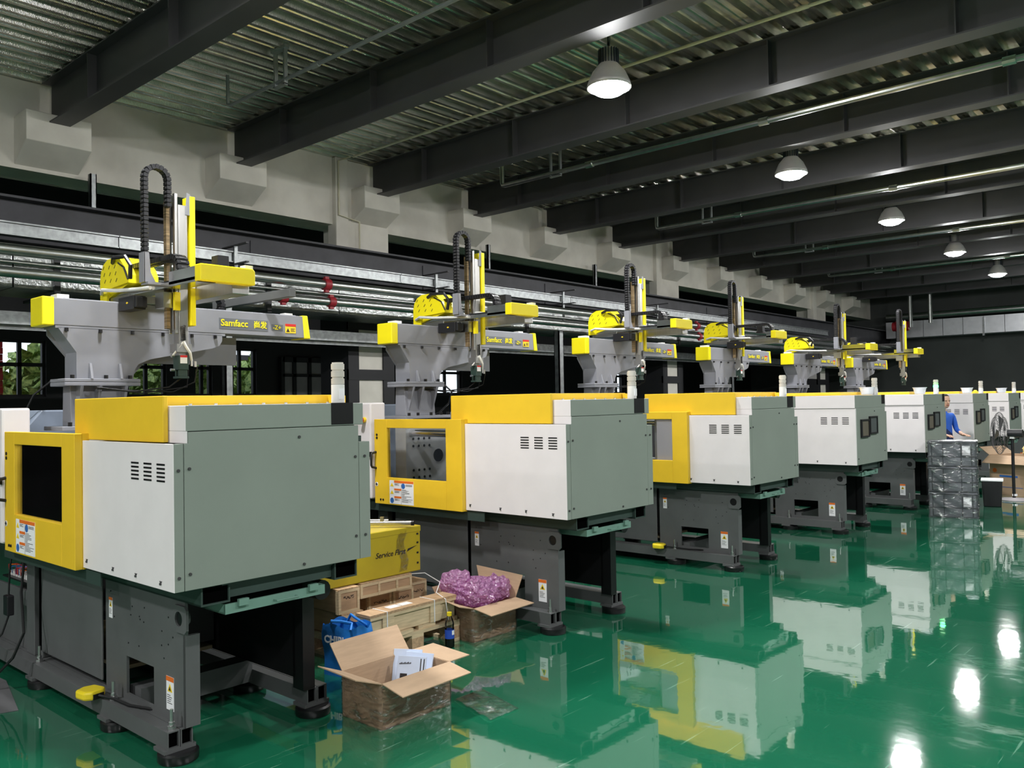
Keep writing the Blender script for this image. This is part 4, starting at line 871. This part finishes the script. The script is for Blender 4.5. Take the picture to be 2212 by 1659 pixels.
# blue bag
t = empty('shopping_bag', (-4.10, 3.11, 0), R(12))
def bagpt(a, b):
    s = a*4 % 4; k = int(s) % 4; f = s-int(s); hx = .135-.01*b; hy = .065+.015*b
    c = [(-hx, -hy), (hx, -hy), (hx, hy), (-hx, hy), (-hx, -hy)]; x = c[k][0]+(c[k+1][0]-c[k][0])*f; y = c[k][1]+(c[k+1][1]-c[k][1])*f
    wv = .012*math.sin(19*a+7*b)*b
    return (x+wv, y+.012*math.sin(13*a+5*b)*b, .30*b+.014*b*math.sin(26*a))
film_sheet('body', bagpt, 48, 14, 'bag_blue', t); MB().box(-.13, .13, -.06, .06, 0, .004).build('bottom', 'bag_blue', t)
for y in (-.075, .07): sm_angle(MB().path([(-.07, y, .285), (-.05, y*1.2, .33), (.0, y*.8, .325), (.06, y*.5, .315), (.08, y, .285)], .009, 6).build('handle', 'bag_blue', t))
o = link('lettering', text_mesh('CHIBI', .06, 'paper', bold=.002), t, 0, (-.11, -.0885, .20)); o.rotation_euler = FACE_NY
tag(t, 'blue woven shopping bag with white letters standing behind the near carton', 'bag')
# scrap of clear film on the floor, grey sheet, pedals, cables
film_sheet('film_scrap', lambda a, b: (-3.30+.36*a, 3.20+.22*b-.1*a, .004+.01*abs(math.sin(9*a)*math.cos(11*b))), 14, 10, 'film'); tag(bpy.data.objects['film_scrap'], 'scrap of clear stretch film on the floor beside the near carton', 'film')
o = MB().prism([(-5.9, 1.42), (-5.05, 1.50), (-5.0, 1.62), (-5.6, 1.75), (-6.1, 1.72)], 'z', .001, .005).build('floor_sheet', 'mat_grey'); tag(o, 'grey sheet lying on the floor at the left edge', 'sheet')
def pedal(x, y, label, rz=.2):
    t = empty('foot_pedal', (x, y, .145), rz)
    MB().prism([(-.05, -.055), (.03, -.06), (.06, -.03), (.06, .03), (.03, .06), (-.05, .055), (-.07, 0)], 'z', 0, .045).build('shell', 'cap_yellow', t, bevel=.012)
    MB().box(.04, .065, -.028, .028, .004, .03).build('treadle', 'black', t); sm_angle(MB().path([(.06, 0, .02), (.16, .02, .012), (.3, .0, .01), (.45, .02, .01), (.65, .03, .012), (.70, .06, -.02)], .007, 6).build('cord', 'cable', t))
    tag(t, label, 'foot pedal', 'foot pedals')
pedal(XO_[0]-.98, YC[0]-.485, 'yellow foot pedal on the base rail of the nearest machine'); pedal(XO_[2]-1.0, YC[2]-.48, 'yellow foot pedal on the base rail of the third machine')
sm_angle(tag(MB().path([(-5.35, 1.77, .78), (-5.38, 1.76, .55), (-5.28, 1.74, .34), (-5.33, 1.70, .2), (-5.45, 1.62, .06), (-5.62, 1.52, .012), (-6.0, 1.45, .012)], .008, 7).build('power_cable', 'cable'), 'black power cable hanging from the nearest machine to the floor', 'cable'))
t = empty('cable_adapter', (-5.68, 1.79, .46)); MB().box(-.035, .035, -.02, .02, -.09, .03).build('body', 'plastic_black', t, bevel=.006); sm_angle(MB().path([(0, 0, .03), (.02, 0, .18), (.04, .01, .32)], .006, 6).path([(0, 0, -.09), (-.02, -.03, -.2), (-.1, -.1, -.3), (-.15, -.15, -.44)], .006, 6).build('cord', 'cable', t)); tag(t, 'black cable with inline adapter hanging at the left edge', 'cable')
t = empty('wiring_board', (-5.95, 1.98, .52)); MB().box(-.25, .25, -.06, .1, 0, .01).build('board', 'black', t)
rnd = random.Random(2); 
for k in range(9): MB().box(-.2+.045*k, -.165+.045*k, -.03, .02, .01, .04).build('terminal', 'white_plastic', t)
for nm, mm, dz in (('orange_wires', 'orange', .03), ('red_wires', 'red', .05), ('blue_wires', 'sign_blue', .02)):
    mb = MB()
    for k in range(6): x = -.2+.4*rnd.random(); mb.path([(x, -.04, .03), (x+.02, -.05, .06+dz*rnd.random()), (x+.06*rnd.random(), 0, .08), (x-.03, .06, .03)], .003, 4)
    o = mb.build(nm, mm, t); o['kind'] = 'stuff'
tag(t, 'tangle of orange and red wires on a terminal board at the left edge', 'wiring')
sm_angle(tag(MB().path([(-5.85, 2.1, 1.79), (-5.93, 2.02, 1.70), (-6.0, 1.95, 1.5), (-6.05, 1.93, 1.3)], .007, 6).build('robot_cable', 'cable'), 'black cable dropping from the nearest robot pedestal flange', 'cable'))
sm_angle(tag(MB().path([(-5.32, 5.1, 1.76), (-5.25, 5.12, 1.70), (-5.3, 5.13, 1.6), (-5.42, 5.13, 1.52), (-5.6, 5.15, 1.46)], .008, 6).build('robot_cable', 'cable'), 'black cable dropping from the second robot pedestal flange', 'cable'))
sm_angle(tag(MB().path([(-4.5, 4.35, .01), (-4.8, 4.32, .01), (-5.2, 4.30, .01)], .01, 6).build('yellow_hose', 'cap_yellow'), 'yellow hose on the floor behind the crates', 'hose'))

# ================================================================== FAR END: crates, carton, fan, worker, tubs
def grey_crate(i, label):
    t = empty('grey_crate', (-3.31, 11.93, .332*i), R(14)); w, d, h = .56, .40, .325
    MB().frame('z', .012, h, (0, w, 0, d), (.012, w-.012, .012, d-.012)).box(0, w, 0, d, 0, .012).build('body', 'crate_grey', t)
    for z in (.0, .12, h-.03): MB().box(-.008, w+.008, -.008, 0, z, z+.018).box(w, w+.008, 0, d, z, z+.018).build('rim', 'crate_rib', t)
    for x in (0, .04, .17, .38, .5, .545): MB().box(x, x+.012, -.008, 0, .018, h-.03).build('rib', 'crate_rib', t)
    for y in (.0, .13, .26, .385): MB().box(w, w+.008, y, y+.012, .018, h-.03).build('rib', 'crate_rib', t)
    if i != 1: MB().box(.40, .49, -.011, -.009, .15, .27).build('paper_label', 'paper', t)
    def fn(a, b):
        s = a*2; x, y = ((s*w, -.014) if s < 1 else (w+.014, (s-1)*d)); e = .008*math.sin(31*a+11*b)+.006*math.sin(57*a*b)
        return (x+(e if s >= 1 else 0), y+(e if s < 1 else 0), .0+b*(h-.005))
    film_sheet('wrap_film', fn, 40, 10, 'film', t)
    if i == 2: film_sheet('top_film', lambda a, b: (-.02+a*(w+.04), -.02+b*(d+.04), h+.004+.008*math.sin(17*a)*math.sin(13*b)), 20, 14, 'film', t); MB().box(0, w, 0, d, h-.012, h).build('lid', 'crate_grey', t)
    tag(t, label, 'crate', 'film-wrapped grey crates')
for i, l in enumerate(('film-wrapped grey plastic crate at the bottom of the stack', 'film-wrapped grey plastic crate in the middle of the stack', 'film-wrapped grey plastic crate on top of the stack')): grey_crate(i, l)
def bin_(loc, rz, label, s=(.26, .34, .36), top='paper'):
    t = empty('storage_bin', loc, rz); x, y, z = s
    MB().prism([(-x/2+.02, 0), (x/2-.02, 0), (x/2, z), (-x/2, z)], 'y', -y/2, y/2).build('body', 'plastic_black', t, bevel=.008); MB().box(-x/2-.01, x/2+.01, -y/2-.01, y/2+.01, z, z+.02).build('lid', top, t, bevel=.004)
    for k in range(4): MB().box(-x/2+.03+k*.06, -x/2+.05+k*.06, -y/2-.006, -y/2, .04, z-.06).build('rib', 'plastic_black', t)
    tag(t, label, 'bin', 'black bins')
bin_((-2.93, 13.62, 0), .2, 'black ribbed bin with white lid behind the stacked grey crates'); bin_((-3.55, 13.55, 0), .15, 'black lidded bin left of the stacked grey crates', top='steel_dark')
o = MB().box(-.012, .012, -.05, .05, 0, .72).build('cardboard_strip', 'cardboard'); o.location = (-3.80, 13.85, .0); o.rotation_euler = (0, .02, .6); tag(o, 'upright strip of cardboard beside the fifth machine', 'cardboard')
t = empty('large_carton', (-2.78, 15.35, 0), R(-24)); T = .01
MB().box(-.45, .45, -.3, .3, 0, T).build('bottom', 'cardboard', t)
for b in ((-.45, .45, -.3, -.29), (-.45, .45, .29, .3), (-.45, -.44, -.29, .29), (.44, .45, -.29, .29)): MB().box(*b, T, .62).build('wall', 'cardboard', t)
quad_sheet(MB(), [(-.45, -.3, .62), (.45, -.3, .62), (.45, -.48, .50), (-.45, -.48, .50)], .008).build('flap', 'cardboard', t); quad_sheet(MB(), [(-.45, -.3, .62), (-.45, .3, .62), (-.62, .3, .74), (-.62, -.3, .74)], .008).build('flap', 'cardboard', t)
MB().box(-.28, .02, -.303, -.3, .28, .31).box(-.25, .1, -.303, -.3, .12, .128).build('print', 'sign_blue', t); MB().cyl((-.36, -.303, .38), (-.36, -.3, .38), .035, 12).build('logo', 'orange', t)
tag(t, 'large open brown carton behind the black pedestal fan', 'carton')
blob('foam_scraps', (-2.6, 15.35, .70), (.22, .2, .16), 'foam_yellow', 'heap of pale yellow foam scraps on the large carton', 'foam', 21, .35)
t = empty('workbench', (-1.9, 16.6, 0)); MB().box(-.5, .6, -.3, .3, .78, .82).build('top', 'steel_dark', t)
for x in (-.46, .54):
    for y in (-.26, .24): MB().box(x, x+.04, y, y+.04, 0, .78).build('leg', 'steel_dark', t)
tag(t, 'dark work table at the right edge behind the fan', 'table')
# pedestal fan
t = empty('pedestal_fan', (-2.83, 14.5, 0)); sm_angle(MB().lathe([(0, .035), (.05, .035), (.20, .018), (.22, .008), (.22, 0), (0, 0)], n=28).build('base', 'dim_panel', t))
sm_angle(MB().cyl((0, 0, .03), (0, 0, .96), .022, 12).build('pole', 'plastic_black', t)); MB().box(-.02, .04, -.02, .02, .06, .09).build('base_label', 'paper', t)
HZ = 1.0; ang = R(179); ax_ = Vector((math.cos(ang), math.sin(ang), 0)); sd = Vector((-ax_.y, ax_.x, 0)); upv = Vector((0, 0, 1)); hc = Vector((0, 0, HZ))
sm_angle(MB().cyl(hc-ax_*.14, hc+ax_*.06, .062, 14).build('motor', 'plastic_black', t)); MB().box(-.03, .03, -.03, .03, .92, .96).build('neck', 'white_plastic', t)
gc = hc+ax_*.17; mb = MB(); RG = .32
for k in range(36):
    a = 2*PI*k/36; d = sd*math.cos(a)+upv*math.sin(a)
    mb.path([gc-ax_*.07+d*.05, gc-ax_*.075+d*RG*.6, gc-ax_*.02+d*RG*.97, gc+d*RG, gc+ax_*.02+d*RG*.97, gc+ax_*.075+d*RG*.6, gc+ax_*.08+d*.04], .0022, 4)
for off, rr in ((0, RG), (-.065, RG*.75), (.065, RG*.75)): mb.path([gc+ax_*off+(sd*math.cos(2*PI*k/32)+upv*math.sin(2*PI*k/32))*rr for k in range(33)], .004, 5)
o = mb.build('grille', 'steel_dark', t); o['kind'] = 'stuff'; sm_angle(MB().cyl(gc+ax_*.07, gc+ax_*.085, .04, 14).build('grille_badge', 'plastic_black', t))
for k in range(3):
    a = 2*PI*k/3; d = sd*math.cos(a)+upv*math.sin(a); e = ax_.cross(d)
    quad_sheet(MB(), [gc+d*.03-e*.03, gc+d*.26-e*.1+ax_*.02, gc+d*.27+e*.07-ax_*.02, gc+d*.03+e*.03], .003).build('blade', 'steel_dark', t)
tag(t, 'black pedestal fan with wire grille and round base', 'fan')
# plastic tubs on machine tops
for x, y, z, l in ((-3.62, 10.62, 1.612, 'clear plastic tub on top of the fourth machine'), (-3.62, 12.75, 1.612, 'clear plastic tub on top of the fifth machine'), (-3.62, 15.30, 1.612, 'clear plastic tub on top of the sixth machine'), (-3.66, 17.95, 1.612, 'clear plastic tub on top of the seventh machine')):
    t = empty('plastic_tub', (x, y, z)); sm_angle(MB().lathe([(0, .002), (.062, .002), (.066, .006), (.085, .085), (.094, .09), (.094, .096), (.083, .094), (.062, .008), (0, .006)], n=24).build('bowl', 'tub', t)); blob_me = None
    sm_angle(MB().lathe([(0, .03), (.06, .022), (.065, .012), (0, .008)], n=16).build('parts_inside', 'foam_yellow', t)); tag(t, l, 'tub', 'clear tubs on the machines')
o = MB().lathe([(.0001, 0), (.025, .004), (.035, .02), (.033, .04), (.02, .055), (.0001, .058)], n=16).build('yellow_ball', 'cap_yellow', smooth=True); o.location = (-3.6, 15.75, 1.611); tag(o, 'small round yellow ball on top of the sixth machine', 'ball')
# worker
def worker(loc, rz, label):
    t = empty('person', loc, rz)        # faces +x locally
    J = {'pel': (0, 0, .86), 'abd': (.01, 0, 1.02), 'chest': (.0, 0, 1.22), 'neck': (.01, 0, 1.40), 'head0': (.025, 0, 1.45),
         'shl': (0, .16, 1.34), 'ell': (.04, .20, 1.09), 'wrl': (.25, .15, 1.02), 'shr': (0, -.16, 1.34), 'elr': (.03, -.20, 1.09), 'wrr': (.25, -.14, 1.01),
         'hil': (0, .085, .80), 'knl': (.02, .09, .45), 'anl': (-.02, .09, .08), 'tol': (.11, .10, .03), 'hir': (0, -.085, .80), 'knr': (.02, -.09, .45), 'anr': (-.02, -.09, .08), 'tor': (.11, -.10, .03)}
    rad = {'pel': (.15, .11), 'abd': (.13, .095), 'chest': (.155, .105), 'neck': (.05, .05), 'head0': (.048, .05), 'shl': (.06, .06), 'ell': (.042, .042), 'wrl': (.027, .027), 'shr': (.06, .06), 'elr': (.042, .042), 'wrr': (.027, .027),
           'hil': (.085, .085), 'knl': (.058, .058), 'anl': (.04, .04), 'tol': (.035, .03), 'hir': (.085, .085), 'knr': (.058, .058), 'anr': (.04, .04), 'tor': (.035, .03)}
    ed = [('pel', 'abd'), ('abd', 'chest'), ('chest', 'neck'), ('neck', 'head0'), ('chest', 'shl'), ('shl', 'ell'), ('ell', 'wrl'), ('chest', 'shr'), ('shr', 'elr'), ('elr', 'wrr'), ('pel', 'hil'), ('hil', 'knl'), ('knl', 'anl'), ('anl', 'tol'), ('pel', 'hir'), ('hir', 'knr'), ('knr', 'anr'), ('anr', 'tor')]
    V = [Vector(p) for p in J.values()]; E_ = [(list(J).index(a), list(J).index(b)) for a, b in ed]; RR = [rad[k] for k in J]; root = 0
    for s, wn in ((1, 'wrl'), (-1, 'wrr')):      # palm and five fingers
        wp = Vector(J[wn]); b0 = len(V); V.append(wp+Vector((.06, 0, -.005))); RR.append((.03, .018)); E_.append((list(J).index(wn), b0))
        for fy, ln in ((-.027, .062), (-.009, .075), (.009, .072), (.026, .055)):
            i0 = len(V); V += [wp+Vector((.095, fy, -.006)), wp+Vector((.095+ln*.55, fy*1.1, -.012)), wp+Vector((.095+ln, fy*1.15, -.03))]; RR += [(.009, .009), (.008, .008), (.007, .007)]; E_ += [(b0, i0), (i0, i0+1), (i0+1, i0+2)]
        i0 = len(V); V += [wp+Vector((.05, -.035*s, .004)), wp+Vector((.085, -.055*s, -.004))]; RR += [(.01, .01), (.008, .008)]; E_ += [(b0, i0), (i0, i0+1)]
    me = bpy.data.meshes.new('body'); me.from_pydata([tuple(v) for v in V], E_, []); me.update()
    o = link('body', me, t); sk = o.modifiers.new('skin', 'SKIN'); sk.use_smooth_shade = True
    if not me.skin_vertices:
        bpy.context.view_layer.objects.active = o
    for v, r_ in zip(me.skin_vertices[0].data, RR): v.radius = r_
    me.skin_vertices[0].data[root].use_root = True
    ss = o.modifiers.new('sub', 'SUBSURF'); ss.levels = 1; ss.render_levels = 1
    dg = bpy.context.evaluated_depsgraph_get(); me2 = bpy.data.meshes.new_from_object(o.evaluated_get(dg)); o.modifiers.clear(); o.data = me2
    me2.materials.clear()
    for mm in ('skin', 'cloth_blue', 'cloth_navy', 'black'): me2.materials.append(MT[mm])
    for p in me2.polygons:
        c = p.center; arm = abs(c.y) > .12 and c.x > .02
        p.material_index = 3 if c.z < .09 else 2 if c.z < .84 else 0 if (c.z > 1.395 and abs(c.y) < .07) or (c.x > .17) else 2 if (c.z < 1.1 and abs(c.y) < .14) else 1
        p.use_smooth = True
    # head joined to the neck, face, hair
    hd = MB().lathe([(.0001, -.115), (.035, -.108), (.058, -.08), (.070, -.04), (.076, .0), (.076, .04), (.066, .08), (.04, .105), (.0001, .115)], (0, 0, 0), 24)
    hd.v = [(x*1.14+(.012 if z < -.05 else 0), y, z) for x, y, z in hd.v]; h = hd.build('head', 'skin', t, smooth=True, loc=(.045, 0, 1.55))
    MB().prism([(.083, .005), (.108, -.028), (.083, -.034)], 'y', -.012, .012).build('nose', 'skin', h); MB().box(.078, .088, -.022, .022, -.064, -.056).build('mouth', 'maroon', h)
    for s in (-1, 1): MB().box(.078, .087, s*.03-.012, s*.03+.012, .004, .013).build('eye', 'hair', h); sm_angle(MB().lathe([(.0001, -.028), (.012, -.01), (.013, .015), (.0001, .03)], (-.005, s*.078, -.005), 10).build('ear', 'skin', h))
    hr = MB().lathe([(.081, -.01), (.084, .03), (.074, .085), (.045, .114), (.0001, .124)], (-.012, 0, 0), 24); hr.v = [(x*1.14, y, z+(.035 if x > .04 and z < .03 else 0)-(.045 if x < -.05 and z < .04 else 0)) for x, y, z in hr.v]
    hr.build('hair', 'hair', h, smooth=True); sm_angle(MB().lathe([(.0001, -.03), (.028, -.01), (.028, .012), (.0001, .03)], (-.105, 0, .01), 14).build('hair_bun', 'hair', h))
    t.scale = (.965, .965, .965); tag(t, label, 'person'); return t
worker((-3.73, 14.3, 0), R(-40), 'worker in a blue shirt standing between two machines, hand held out')
